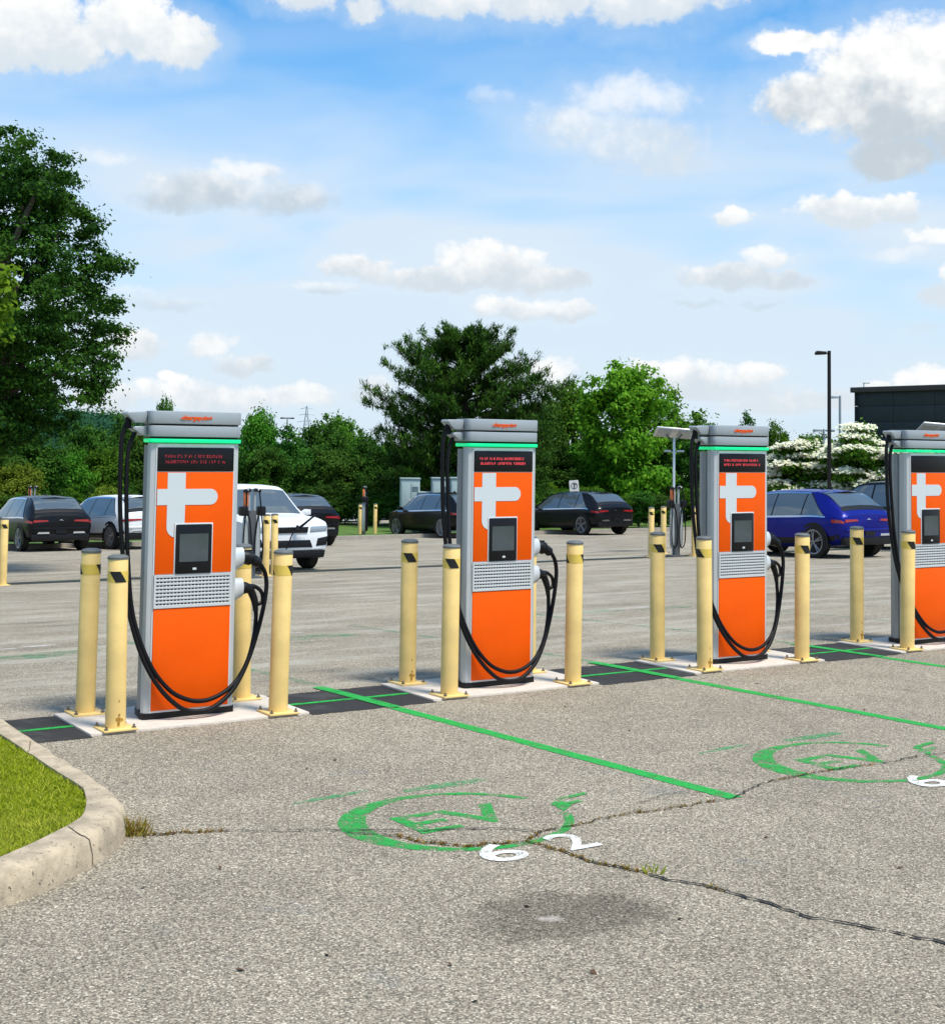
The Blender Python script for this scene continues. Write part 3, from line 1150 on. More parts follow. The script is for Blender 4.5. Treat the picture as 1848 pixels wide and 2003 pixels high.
    c1.build('connector', M_BLACK, R, smooth=.7)
    # lower connector: pistol grip with a hand loop
    c2 = MB()
    c2.tube(catmull([(.40, .10, .898), (.47, .10, .897), (.51, .10, .885)], 4), [.046, .047, .047, .047, .044, .040, .038, .036, .034], 12)
    c2.tube(catmull([(.50, .10, .895), (.525, .10, .85), (.545, .095, .79), (.552, .09, .72)], 4), [.034, .034, .032, .030, .030, .029, .028, .027, .026, .024, .022, .021, .020], 10)
    c2.build('connector', M_BLACK, R, smooth=.7)
    MB().tube(catmull([(.50, .10, .912), (.545, .10, .905), (.595, .10, .87), (.612, .10, .82), (.607, .10, .785), (.575, .098, .772), (.548, .096, .775)], 4), .0155, 8).build('connector_handle', M_BLACK, R, smooth=.9)
    # cables
    A = [(-.475, .13, 2.16), (-.512, .13, 2.06), (-.528, .12, 1.90), (-.525, .11, 1.50), (-.500, .09, 1.16), (-.468, .04, .80), (-.385, -.03, .47), (-.270, -.08, .245), (-.125, -.115, .095),
         (.0, -.125, .052), (.145, -.115, .070), (.30, -.08, .17), (.425, -.03, .33), (.525, .02, .53), (.60, .06, .74), (.632, .08, .90), (.622, .085, 1.0), (.59, .085, 1.06), (.572, .085, 1.078)]
    Bq = [(-.425, .13, 2.06), (-.462, .125, 1.97), (-.485, .11, 1.80), (-.482, .09, 1.45), (-.470, .07, 1.15), (-.438, .02, .75), (-.335, -.045, .42), (-.20, -.085, .225), (-.06, -.10, .140),
          (.075, -.10, .120), (.215, -.085, .155), (.345, -.05, .235), (.455, .0, .37), (.525, .05, .54), (.553, .085, .67), (.552, .09, .73)]
    MB().tube(catmull(A, 5), .0175, 8).build('cable', M_RUBBER, R, smooth=.9)
    MB().tube(catmull(Bq, 5), .0165, 8).build('cable', M_RUBBER, R, smooth=.9)
    MB().lathe([(.024, -.03), (.026, 0), (.022, .05)], 10, (-.478, .13, 2.12)).build('cable_boot', M_RUBBER, R, smooth=.9)
    return R


fc0 = make_fast_charger()
CH_LAB = ['orange and silver fast charger nearest the grass island, dim red display text',
          'orange and silver fast charger second from the grass island, in front of the tall pine',
          'orange and silver fast charger beside the parked blue car, third from the grass island',
          'orange and silver fast charger cut off by the right edge of the photo']
chargers = []
rndt = random.Random(9)
for i in range(4):
    r = fc0 if i == 0 else copy_tree(fc0)
    x, y = st(CH[i] - .008 + (0, .01, .02, -.02)[i], T0 - .135)
    r.location = (x, y, PADZ)
    r.rotation_euler = (0, 0, ANG)
    tag(r, CH_LAB[i], 'charger', 'fast chargers in the row')
    chargers.append(r)
# red lettering on each display, different on each machine
for i, r in enumerate(chargers):
    disp = [o for o in bpy.data.objects if o.parent == r and o.name.startswith('display')][0]
    if i == 3:
        continue
    mb = MB()
    for row, zc in ((0, 1.892), (1, 1.852)):
        x = -.245 + rndt.uniform(0, .01)
        while x < (.20 if row == 0 else .225):
            w = rndt.choice((.010, .014, .018))
            gap = rndt.choice((.004, .004, .005, .006, .022 if row else .014))
            cols = max(1, int(w / .005))
            for c in range(cols):
                for rr in range(4):
                    if rndt.random() < (.62 if i == 0 else .82):
                        mb.box((x + c * .005, -.0168, zc - .0085 + rr * .0055), (.0042, .002, .0046))
            x += w + gap
    mb.build('display_text', M_LEDREDDIM if i == 0 else M_LEDRED, disp)['kind'] = 'stuff'


# ================================================================== BOLLARDS
BH, BR = 1.185, .0705


def make_bollard():
    R = empty('bollard', (0, 0, 0))
    MB().prism([(-.12, -.12), (.12, -.12), (.12, .12), (-.12, .12)], 0, .014, 'z').build('base_plate', M_YELLOW, R, bev=.003)
    MB().lathe([(BR, .012), (BR, BH - .006), (BR - .004, BH)], 28).build('post', M_YELLOW, R, smooth=.6)
    MB().lathe([(BR + .003, BH - .012), (BR + .003, BH + .002), (BR - .008, BH + .012), (BR * .6, BH + .018), (.002, BH + .02)], 28).build('post_cap', M_BCAP, R, smooth=.6)
    # reflective tape with slanted black bars
    z0, z1 = 1.015, 1.090
    tp = MB().lathe([(BR + .0012, z0), (BR + .0012, z1)], 28).build('reflective_band', M_TAPE, R, smooth=.6)
    for k in range(2):
        mb = MB()
        n = 8
        a0 = k * math.pi
        g = []
        for i in range(n + 1):
            for j in range(7):
                a = a0 + 1.10 * i / n - .34 + .68 * (1 - j / 6)
                g.append(((BR + .0026) * math.cos(a), (BR + .0026) * math.sin(a), z0 + (z1 - z0) * j / 6))
        mb.add(g, [(7 * i + j, 7 * i + 7 + j, 7 * i + 8 + j, 7 * i + 1 + j) for i in range(n) for j in range(6)]).build('black_bar', M_STRIPE, tp, smooth=1.5)
    for sx in (-1, 1):
        for sy in (-1, 1):
            MB().lathe([(.016, .012), (.016, .024), (.008, .025), (.008, .040), (.002, .041)], 6).build('bolt', M_STEEL, R, loc=(sx * .098, sy * .098, 0))
    return R


b0 = make_bollard()
first = [True]


def bollard(x, y, z, rz, label, group, sc=1.0, rust=False):
    if first[0]:
        o = b0
        first[0] = False
    else:
        o = copy_tree(b0)
    o.location = (x, y, z)
    o.rotation_euler = (0, 0, rz)
    o.rotation_euler = (random.gauss(0, .008), random.gauss(0, .008), rz)
    tag(o, label, 'bollard', group)
    return o


BO = {'BL': (-.627, .326), 'FL': (-.627, -.33), 'FR': (.613, -.33), 'BR': (.613, .326)}
where = ['on the pad nearest the grass island', 'on the second pad from the grass island', 'on the pad beside the parked blue car', 'on the pad at the right edge']
pos_name = {'BL': 'back left corner', 'FL': 'front left corner', 'FR': 'front right corner', 'BR': 'back right corner'}
# which way the black bars face (angle of the first bar), read from the photograph
BARS = {(0, 'BL'): -3.0, (0, 'FL'): -1.30, (0, 'FR'): -.10, (0, 'BR'): .3, (1, 'BL'): -1.45, (1, 'FL'): -1.45, (1, 'FR'): -.02, (1, 'BR'): 0, (2, 'BL'): -1.40, (2, 'FL'): -2.55, (2, 'FR'): -1.20, (2, 'BR'): 0, (3, 'BL'): -1.65, (3, 'FL'): -1.15}
for i in range(4):
    for k, (ds, dt) in BO.items():
        if i == 3 and k in ('FR', 'BR'):
            continue
        x, y = st(CH[i] + ds, T0 + dt)
        o = bollard(x, y, PADZ, ANG, f'pale yellow bollard at the {pos_name[k]} {where[i]}', 'bollards round the fast chargers')
        for ch in [c for c in bpy.data.objects if c.parent == o and c.name.startswith('reflective_band')]:
            ch.rotation_euler = (0, 0, BARS.get((i, k), 0) - ANG - .55)
        if (i, k) in ((0, 'FL'), (1, 'BL'), (2, 'FL'), (3, 'BL')):
            mb = MB()
            for (a, z, w, h) in ((-1.62, .075, .020, .016), (-1.40, .07, .022, .012), (-1.55, .105, .008, .010), (-1.60, .045, .010, .02), (-1.58, .20, .004, .012)):
                n = 8
                vs = [((BR + .0015) * math.cos(a + w / BR * math.cos(q)), (BR + .0015) * math.sin(a + w / BR * math.cos(q)), z + h * math.sin(q)) for q in [2 * math.pi * j / n for j in range(n)]]
                mb.add(vs, [tuple(range(n))])
            mb.build('rust_spot', M_RUST, o)
#NEXT
# ================================================================== CARS
def car_paint(name, col, metal=.3):
    return mat('paint_' + name, col, .30, metal, coat=.10, spec=.3)


M_GLASS = mat('car_glass', (.16, .20, .22), .05, .55)
M_TYRE = mat('tyre', (.012, .012, .012), .85)
M_RIM = mat('alloy', (.45, .46, .47), .35, .8)
M_RIMD = mat('dark_alloy', (.26, .26, .27), .35, .7)
M_TAIL = mat('tail_lamp', (.35, .012, .015), .2, coat=.6)
M_HEAD = mat('head_lamp', (.30, .36, .42), .1, coat=.8)
M_CHROME = mat('chrome', (.75, .76, .78), .15, 1.0)
M_PLATE = mat('number_plate', (.62, .62, .55), .5)
P_DARK = car_paint('dark_grey', (.008, .009, .011))
P_BLACK = car_paint('black', (.003, .003, .004), .1)
P_WHITE = car_paint('white', (.72, .74, .76), .0)
P_BLUE = car_paint('blue', (.005, .010, .21), .25)
P_GREY = car_paint('grey', (.055, .065, .070), .4)
P_LBLUE = car_paint('light_blue', (.16, .26, .38), .3)

CROSS = [(-2.33, .50, .88, .97, .70, .80, .70), (-2.27, .40, .93, 1.03, .84, .88, .74), (-2.12, .33, .95, 1.16, .88, .92, .72), (-1.75, .27, .97, 1.41, .91, .945, .67),
         (-1.42, .25, .98, 1.515, .92, .95, .63), (-1.0, .24, .97, 1.545, .925, .955, .62), (-.4, .23, .96, 1.56, .925, .95, .62), (.15, .23, .95, 1.545, .925, .95, .62),
         (.55, .23, .945, 1.49, .925, .95, .63), (.95, .24, .94, 1.32, .925, .95, .66), (1.3, .25, .94, 1.12, .925, .95, .71), (1.5, .25, .935, 1.005, .925, .945, .75),
         (1.85, .26, .90, .955, .92, .935, .75), (2.1, .28, .83, .89, .88, .88, .70), (2.25, .33, .73, .79, .78, .78, .62), (2.33, .42, .62, .68, .66, .66, .52)]
SUV = [(-2.42, .55, 1.06, 1.12, .80, .86, .74), (-2.36, .42, 1.09, 1.22, .90, .93, .76), (-2.22, .36, 1.10, 1.52, .94, .97, .73), (-2.0, .33, 1.10, 1.70, .95, .98, .71),
       (-1.2, .32, 1.10, 1.755, .955, .98, .70), (-.4, .32, 1.10, 1.77, .955, .98, .70), (.25, .32, 1.095, 1.755, .955, .98, .70), (.6, .32, 1.09, 1.68, .955, .98, .71),
       (.95, .33, 1.09, 1.44, .955, .975, .75), (1.3, .33, 1.085, 1.20, .955, .97, .80), (1.42, .33, 1.08, 1.13, .955, .97, .82), (1.95, .34, 1.05, 1.09, .95, .955, .82),
       (2.25, .37, 1.0, 1.045, .92, .92, .79), (2.38, .41, .93, .985, .88, .88, .75), (2.43, .45, .86, .92, .84, .84, .70)]


def cr1(a, b, c, d, t):
    return .5 * (2 * b + (c - a) * t + (2 * a - 5 * b + 4 * c - d) * t * t + (3 * b - a - 3 * c + d) * t ** 3)


class Hull:
    def __init__(s, stations):
        s.S = stations
        s.ys = [q[0] for q in stations]

    def sec(s, y):
        S = s.S
        y = min(max(y, S[0][0]), S[-1][0])
        i = max(0, min(len(S) - 2, next((k for k in range(len(S) - 1) if S[k + 1][0] >= y), len(S) - 2)))
        t = (y - S[i][0]) / (S[i + 1][0] - S[i][0])
        g = lambda k: S[max(0, min(len(S) - 1, k))]
        f = [cr1(g(i - 1)[c], g(i)[c], g(i + 1)[c], g(i + 2)[c], t) for c in range(1, 7)]
        zb, zl, zr, ws, wb, wr = f
        hgt = max(0.0, min(1.0, (zr - zl) / .3))
        return [(0, zb), (ws * .8, zb), (ws, zb + .09), (wb + .012, zb + (zl - zb) * .55), (wb, zl - .02), (wr, zr), (wr * .62, zr + .02 + .012 * hgt), (0, zr + .03 + .015 * hgt)]

    def pt(s, y, v):
        c = s.sec(y)
        i = max(0, min(6, int(math.floor(v))))
        t = v - i
        g = lambda k: c[max(0, min(7, k))]
        if i in (4,):
            x = g(4)[0] + (g(5)[0] - g(4)[0]) * t + .018 * math.sin(math.pi * t)
            z = g(4)[1] + (g(5)[1] - g(4)[1]) * t
        else:
            x = g(i)[0] + (g(i + 1)[0] - g(i)[0]) * t
            z = g(i)[1] + (g(i + 1)[1] - g(i)[1]) * t
        return Vector((x, y, z))

    def body(s):
        vs = [0, .9, 1, 1.5, 2, 2.5, 3, 3.5, 4, 4.33, 4.66, 5, 5.5, 6, 7]
        ys = []
        for a, b in zip(s.ys[:-1], s.ys[1:]):
            ys += [a, (a + b) / 2]
        ys.append(s.ys[-1])
        rings = []
        for y in ys:
            h = [s.pt(y, v) for v in vs]
            rings.append(h + [Vector((-p.x, p.y, p.z)) for p in h[-2:0:-1]])
        return MB().loft(rings)

    def patch(s, mb, y0, y1, v0, v1, off, nu=10, nv=4, side=1, y0b=None, y1b=None):
        """piece of the skin lifted by off; y0b/y1b: ends at v1 (slanted pillars)"""
        y0b = y0 if y0b is None else y0b
        y1b = y1 if y1b is None else y1b
        g = []
        for j in range(nv + 1):
            v = v0 + (v1 - v0) * j / nv
            for i in range(nu + 1):
                ya = y0 + (y0b - y0) * j / nv
                yb = y1 + (y1b - y1) * j / nv
                y = ya + (yb - ya) * i / nu
                p = s.pt(y, v)
                du = s.pt(y + .02, v) - s.pt(y - .02, v)
                dv = s.pt(y, min(7, v + .05)) - s.pt(y, v - .05)
                n = du.cross(dv)
                if n.length > 1e-9:
                    n.normalize()
                if n.x * 1 + n.z < 0:
                    n = -n
                q = p + n * off
                g.append((q.x * side, q.y, q.z))
        mb.add(g, [(j * (nu + 1) + i, j * (nu + 1) + i + 1, (j + 1) * (nu + 1) + i + 1, (j + 1) * (nu + 1) + i) for j in range(nv) for i in range(nu)])
        return mb


def make_car(kind, pm, rim):
    R = empty('parked_car' if kind == 'cross' else 'parked_suv', (0, 0, 0))
    H = Hull(CROSS if kind == 'cross' else SUV)
    suv = kind == 'suv'
    L0, L1 = H.ys[0], H.ys[-1]
    H.body().build('body', pm, R, smooth=.75)
    wr = .38 if suv else .375
    wy = (1.45, -1.46) if suv else (1.47, -1.49)
    W = .975 if suv else .955
    # glass
    if suv:
        sides = [(-.02, 1.22, -.02, .72), (-1.12, -.08, -1.12, -.08), (-2.02, -1.18, -1.95, -1.18)]
        ws, rw = (.66, 1.36), (-2.30, -2.06)
    else:
        sides = [(-.12, 1.36, -.12, .66), (-1.08, -.16, -1.08, -.16), (-1.80, -1.12, -1.22, -1.12)]
        ws, rw = (.60, 1.44), (-2.10, -1.50)
    for sd in (-1, 1):
        H.patch(MB(), sides[-1][0] - .03, sides[0][1] + .03, 4.03, 4.93, .0045, 24, 4, sd, sides[-1][2] - .03, sides[0][3] + .03).build('pillar_trim', M_BLACK, R, smooth=1.2)
        for (a, b, c, d_) in sides:
            H.patch(MB(), a, b, 4.06, 4.90, .008, 8, 4, sd, c, d_).build('side_window', M_GLASS, R, smooth=1.2)
        m_ = MB()
        H.patch(m_, sides[-1][0] - .05, sides[0][1] + .03, 3.97, 4.05, .010, 16, 1, sd)
        H.patch(m_, sides[-1][2] + .02, sides[0][3] + .02, 4.90, 4.97, .011, 16, 1, sd)
        m_.build('window_trim', M_CHROME if not suv else M_BLACK, R, smooth=1.2)
        m_ = MB()
        H.patch(m_, L0 + .12, L1 - .12, 1.6, 2.45, .006, 24, 2, sd)
        m_.build('sill_cladding', M_BLACK, R, smooth=1.2)
    for nm, (a, b) in (('windscreen', ws), ('rear_window', rw)):
        m_ = MB()
        for sd in (-1, 1):
            H.patch(m_, a, b, 5.12, 7.0, .008, 8, 6, sd)
        m_.build(nm, M_GLASS, R, smooth=1.2)
    # spoiler, mirrors, aerial
    zr = H.pt(-1.5, 7).z
    if not suv:
        m_ = MB()
        for sd in (-1, 1):
            H.patch(m_, -2.20, -1.46, 5.02, 7.0, .0045, 10, 6, sd)
        m_.build('tailgate_panel', M_BLACK, R, smooth=1.2)
        MB().loft([[(-.60, -1.62, zr - .055), (-.60, -1.30, zr + .0), (-.60, -1.30, zr - .03)], [(0, -1.70, zr + .0), (0, -1.30, zr + .05), (0, -1.30, zr - .02)], [(.60, -1.62, zr - .055), (.60, -1.30, zr + .0), (.60, -1.30, zr - .03)]]).build('spoiler', pm, R, bev=.006)
    MB().prism([(-1.02, 1.50 + .06), (-.86, 1.555), (-.84, 1.56), (-.90, 1.64), (-.95, 1.64)] if not suv else [(-1.0, 1.79), (-.80, 1.79), (-.80, 1.80), (-.86, 1.86), (-.92, 1.86)], -.012, .012, 'x').build('aerial', M_BLACK, R)
    for sd in (-1, 1):
        zz = 1.02 if not suv else 1.18
        MB().loft([[(sd * (W - .05), 1.05 + a, zz + b) for a, b in ((0, -.02), (.05, -.03), (.06, .03), (0, .02))], [(sd * (W + .06), 1.05 + a, zz + b) for a, b in ((-.04, -.06), (.08, -.06), (.08, .07), (-.04, .07))],
                   [(sd * (W + .19), 1.03 + a, zz + b) for a, b in ((-.02, -.05), (.05, -.05), (.05, .06), (-.02, .06))]]).build('mirror', pm, R, bev=.008)
    # wheels
    for sd in (-1, 1):
        for y in wy:
            m_ = MB()
            n = 20
            ring = []
            for i in range(n + 1):
                a = math.pi * (-.12 + 1.24 * i / n)
                for r in (wr + .012, wr + .075):
                    ring.append((sd * (W + .008), y + r * math.cos(a), wr + r * math.sin(a)))
            m_.add(ring, [(2 * i, 2 * i + 2, 2 * i + 3, 2 * i + 1) for i in range(n)])
            m_.build('wheel_arch', M_BLACK, R)
            MB().lathe([(wr + .015, sd * (W - .03)), (wr + .015, sd * (W + .004))], 24, (0, y, wr), 'x').build('wheel_well', M_BLACK, R)
            wh = MB().lathe([(wr - .09, sd * (W - .2)), (wr - .02, sd * (W - .2)), (wr, sd * (W - .17)), (wr, sd * (W - .01)), (wr - .02, sd * (W + .016)), (wr - .085, sd * (W + .018)), (wr - .10, sd * (W - .0))], 28, (0, y, wr), 'x').build('wheel', M_TYRE, R, smooth=.8)
            MB().lathe([(wr - .10, sd * (W + .008)), (wr - .085, sd * (W + .019)), (wr - .105, sd * (W + .020)), (wr - .12, sd * (W + .008))], 28, (0, y, wr), 'x').build('rim', rim, wh, smooth=.8)
            sp = MB()
            for k in range(5):
                a = 2 * math.pi * k / 5 + .3
                for da in (-.13, .13):
                    p0 = (sd * (W + .012), y + .03 * math.cos(a), wr + .03 * math.sin(a))
                    p1 = (sd * (W + .012), y + (wr - .10) * math.cos(a + da), wr + (wr - .10) * math.sin(a + da))
                    sp.tube([p0, p1], [.022, .016], 5)
            sp.lathe([(.05, sd * (W + .008)), (.045, sd * (W + .022)), (.01, sd * (W + .024))], 12, (0, y, wr), 'x')
            sp.build('spokes', rim, wh)
    # tail
    y = L0
    zt = .90 if not suv else 1.02
    for sd in (-1, 1):
        m_ = MB()
        H.patch(m_, L0 + .015, L0 + (.30 if not suv else .16), 3.55 if not suv else 3.3, 3.86, .010, 6, 2, sd)
        m_.prism([(sd * .36, zt - .045), (sd * .80, zt - .075), (sd * .80, zt - .005), (sd * .40, zt - .005)], y - .012, y + .06, 'y')
        m_.build('tail_lamp', M_TAIL, R, smooth=.6)
        MB().prism([(sd * .34, .505), (sd * .70, .505), (sd * .66, .555), (sd * .36, .555)], y - .03, y + .08, 'y').build('bumper_insert', M_CHROME if not suv else M_BLACK, R)
    MB().prism([(-.80, .30), (.80, .30), (.84, .49), (-.84, .49)], y + .0, y + .14, 'y').build('rear_bumper', M_BLACK, R, bev=.02)
    MB().prism([(-.80, .62), (.80, .62), (.80, .68), (-.80, .68)], y - .03, y + .06, 'y').build('tail_shelf', pm, R, bev=.015)
    MB().box((0, y - .018, .60 if suv else .565), (.32, .012, .11)).build('number_plate', M_PLATE if suv else M_BLACK, R)
    MB().prism([(-.06, zt - .02), (-.01, zt + .012), (.07, zt - .03), (.0, zt - .012)], y - .02, y + .02, 'y').build('badge', M_CHROME, R)
    # nose
    y = L1
    zn = .86 if suv else .66
    if suv:
        MB().prism([(-.40, .78), (.40, .78), (.42, .90), (-.42, .90)], y - .05, y + .025, 'y').build('grille', M_BLACK, R, bev=.008)
        for sd in (-1, 1):
            MB().prism([(sd * .46, .80), (sd * .84, .82), (sd * .86, .92), (sd * .48, .905)], y - .12, y + .018, 'y').build('head_lamp', M_HEAD, R, bev=.008)
            MB().prism([(sd * .60, .50), (sd * .84, .52), (sd * .88, .70), (sd * .64, .66)], y - .10, y + .012, 'y').build('bumper_vent', M_BLACK, R, bev=.008)
        MB().prism([(-.84, .42), (.84, .42), (.88, .76), (-.88, .76)], y - .25, y - .002, 'y').build('front_bumper', pm, R, bev=.03)
        MB().prism([(-.52, .48), (.52, .48), (.46, .63), (-.46, .63)], y - .1, y + .016, 'y').build('air_intake', M_BLACK, R, bev=.008)
        MB().prism([(-.80, .26), (.80, .26), (.84, .41), (-.84, .41)], y - .30, y - .02, 'y').build('skid_plate', M_BLACK, R, bev=.02)
    else:
        MB().prism([(-.36, .46), (.36, .46), (.42, .66), (-.42, .66)], y - .08, y + .012, 'y').build('grille', M_BLACK, R, bev=.008)
        for sd in (-1, 1):
            m_ = MB()
            H.patch(m_, L1 - .36, L1 - .06, 3.9, 4.6, .010, 6, 2, sd)
            m_.build('head_lamp', M_HEAD, R, smooth=.8)
    return R


def recolor(root, old, new):
    for o in [x for x in bpy.data.objects if x.parent == root]:
        if o.type == 'MESH' and o.data.materials and o.data.materials[0] == old:
            o.data = o.data.copy()
            o.data.materials[0] = new


car0 = make_car('cross', P_DARK, M_RIMD)
suv0 = make_car('suv', P_WHITE, M_RIM)
used = {'cross': False, 'suv': False}


def place_car(kind, anchor, local, rz, label, pm=None, group='parked cars'):
    src = car0 if kind == 'cross' else suv0
    if not used[kind]:
        o = src
        used[kind] = True
    else:
        o = copy_tree(src)
    p = at(*anchor)
    c, s_ = math.cos(rz), math.sin(rz)
    x = p.x - (local[0] * c - local[1] * s_)
    y = p.y - (local[0] * s_ + local[1] * c)
    o.location = (x, y, gz(x, y) + .004)
    o.rotation_euler = (0, 0, rz)
    e = .8
    gx = (gz(x + e, y) - gz(x - e, y)) / (2 * e)
    gy = (gz(x, y + e) - gz(x, y - e)) / (2 * e)
    nrm = Vector((-gx, -gy, 1)).normalized()
    q = Vector((0, 0, 1)).rotation_difference(nrm) @ Matrix.Rotation(rz, 3, 'Z').to_quaternion()
    o.rotation_euler = q.to_euler()
    o['category'] = 'car'
    tag(o, label, 'suv' if kind == 'suv' else 'car', group)
    if pm:
        recolor(o, P_DARK if kind == 'cross' else P_WHITE, pm)
    return o


RL, RRt, FLw = (-.955, -1.49), (.955, -1.49), (-.955, 1.45)
place_car('cross', (36, 1079), RL, ANG + .02, 'dark grey crossover at the left edge, seen from behind')
place_car('cross', (214, 1075), RL, ANG + .16, 'white crossover partly hidden behind the fast charger nearest the grass island', P_WHITE)
place_car('suv', (606, 1111), FLw, ANG + math.pi, 'white suv facing forward with a charging plug at its grille')
place_car('cross', (645, 1066), RRt, ANG, 'black crossover parked behind the white suv', P_BLACK)
place_car('cross', (863, 1053), RL, ANG + .03, 'black crossover in front of the grey power cabinets', P_BLACK)
place_car('cross', (1137, 1047), RL, ANG + .05, 'dark grey crossover under the tilted white sign, right of the second fast charger')
place_car('cross', (1592, 1092), RL, ANG, 'deep blue crossover behind the third fast charger', P_BLUE)
place_car('suv', (1790, 1078), (-.955, -1.46), ANG, 'dark grey suv beyond the blue crossover, partly behind the rightmost charger', P_GREY)
# cars far away beyond the verge
sheet_road = struct(sheet('far_road', -60, 110, LOT_T + 46, LOT_T + 75, 6, 3, M_ASPH, .16))
place_car('cross', (684, 1028), (0, 0), ANG + 1.2, 'small white car far off beyond the verge, left of the tagged charging post', P_WHITE, 'cars far beyond the verge')
place_car('cross', (668, 1017), (0, 0), ANG + 1.25, 'small pale blue car far off beyond the verge, right of the black crossover', P_LBLUE, 'cars far beyond the verge')
place_car('cross', (752, 1020), (0, 0), ANG + 1.2, 'small silver blue car far off, between the tagged charging post and the black crossover', P_LBLUE, 'cars far beyond the verge')
# plug in the nose of the white suv
pp = at(566, 1111)
sv = [o for o in bpy.data.objects if o.get('label', '').startswith('white suv')][0]
sm = Matrix.Translation(sv.location) @ sv.rotation_euler.to_matrix().to_4x4()
plug = empty('charging_plug', sm @ Vector((-.12, 2.44, .86)), ANG + math.pi)
MB().tube(catmull([(0, 0, 0), (0, .12, .03), (.06, .22, .06)], 4), .035, 8).build('connector', M_BLACK, plug, smooth=.9)
MB().tube([(-.03, .10, .02), (-.30, .30, .30)], [.03, .018], 7).build('handle', M_BLACK, plug, smooth=.9)
MB().tube(catmull([(.06, .22, .05), (.22, .30, -.1), (.40, .30, -.45), (.80, .32, -.55), (1.3, .5, -.3)], 5), .014, 6).build('cable', M_RUBBER, plug, smooth=.9)
tag(plug, 'black charging plug and cable in the nose of the white suv', 'plug')

# ================================================================== SMALLER CHARGING POSTS, THEIR BOLLARDS, SOLAR LAMPS
M_POST = mat('post_grey', (.40, .43, .43), .45, .3)
M_POSTD = mat('post_dark', (.10, .11, .115), .5, .2)
M_TAGO = mat('orange_tag', (.75, .20, .06), .5)


def make_post():
    R = empty('charging_post', (0, 0, 0))
    MB().prism([(-.20, -.13), (.20, -.13), (.20, .13), (-.20, .13)], 0, .03, 'z').build('base', M_POSTD, R, bev=.004)
    MB().prism(rrect(-.085, .085, -.06, .06, .03, 3), .02, 1.28, 'z').build('column', M_POSTD, R, smooth=.7)
    for sd in (-1, 1):
        MB().loft([[(sd * (.115 + .075 * math.cos(a) * w), .0 + .055 * math.sin(a) * w, z) for a in [2 * math.pi * k / 14 for k in range(14)]] for z, w in ((.20, .45), (.28, .9), (.55, 1), (1.0, .95), (1.15, .7), (1.18, .4))]).build('side_shell', M_POST, R, smooth=.8)
        MB().tube(catmull([(sd * .055, 0, 1.1), (sd * .062, 0, 1.62), (sd * .085, -.02, 1.68), (sd * .12, -.05, 1.66)], 4), .028, 8).build('mast', M_POST, R, smooth=.9)
        MB().prism([(sd * .035, 1.64), (sd * .17, 1.62), (sd * .16, 1.68), (sd * .05, 1.70)], -.06, .05, 'y').build('mast_hood', M_BLACK, R, bev=.006)
        MB().prism(rrect(*sorted((sd * .12, sd * .25)), 1.18, 1.36, .03, 3), -.10, .06, 'y').build('holster', M_BLACK, R, bev=.008)
        MB().tube(catmull([(sd * .13, -.05, 1.64), (sd * .15, -.09, 1.35), (sd * .20, -.10, .80), (sd * .19, -.10, .36), (sd * .12, -.10, .22), (sd * .05, -.10, .28), (sd * .03, -.10, .60), (sd * .08, -.10, 1.1), (sd * .16, -.09, 1.25)], 5), .014, 6).build('cable', M_RUBBER, R, smooth=.9)
    MB().prism(rrect(-.165, -.085, 1.36, 1.63, .02, 3), -.035, .035, 'y').build('status_panel', M_TAGO, R, bev=.005)
    return R


post0 = make_post()
posts = [((1322, 1088), ANG - .1, 'twin grey charging post with looped cables left of the third fast charger', 1.0),
         ((489, 1131), ANG, 'grey charging post with cables between the first fast charger and the white suv', 1.0),
         ((711, 1051), ANG + .9, 'slim charging post with an orange tag standing on the far verge', 1.08),
         ((62, 1046), ANG, 'charging post with an orange top showing above the dark car at the left edge', 1.05),
         ((1691, 1046), ANG, 'small charging post behind the roof of the blue crossover', 1.0)]
for i, (px, rz, lb, sc) in enumerate(posts):
    o = post0 if i == 0 else copy_tree(post0)
    p = at(*px)
    o.location = p
    o.rotation_euler = (0, 0, rz)
    o.scale = (sc, sc, sc)
    tag(o, lb, 'charging post', 'smaller charging posts')
fb = [((5, 1145), 'pale yellow bollard cut by the left edge of the photo'),
      ((1273, 1090), 'left of the two slim yellow bollards before the twin grey charging post'),
      ((1297, 1083), 'yellow bollard just left of the twin grey charging post, half behind a nearer bollard'),
      ((1358, 1088), 'yellow bollard just right of the twin grey charging post'),
      ((519, 1127), 'yellow bollard in front of the white suv, nearer the first fast charger'),
      ((536, 1124), 'yellow bollard in front of the white suv grille, right of its twin'),
      ((703, 1050), 'thin yellow bollard left of the charging post with an orange tag'),
      ((733, 1049), 'thin yellow bollard right of the charging post with an orange tag')]
for i, (px, lb) in enumerate(fb):
    p = at(*px)
    o = bollard(p.x, p.y, p.z, ANG, lb, 'bollards round the smaller charging posts')
    for ch in [c for c in bpy.data.objects if c.parent == o and c.name.startswith('reflective_band')]:
        ch.rotation_euler = (0, 0, -1.5 - ANG - .52 + random.uniform(-.4, .4))

M_PANEL = mat('solar_cells', (.015, .02, .035), .15, coat=.5)
M_ALU = mat('aluminium', (.62, .64, .64), .4, .6)


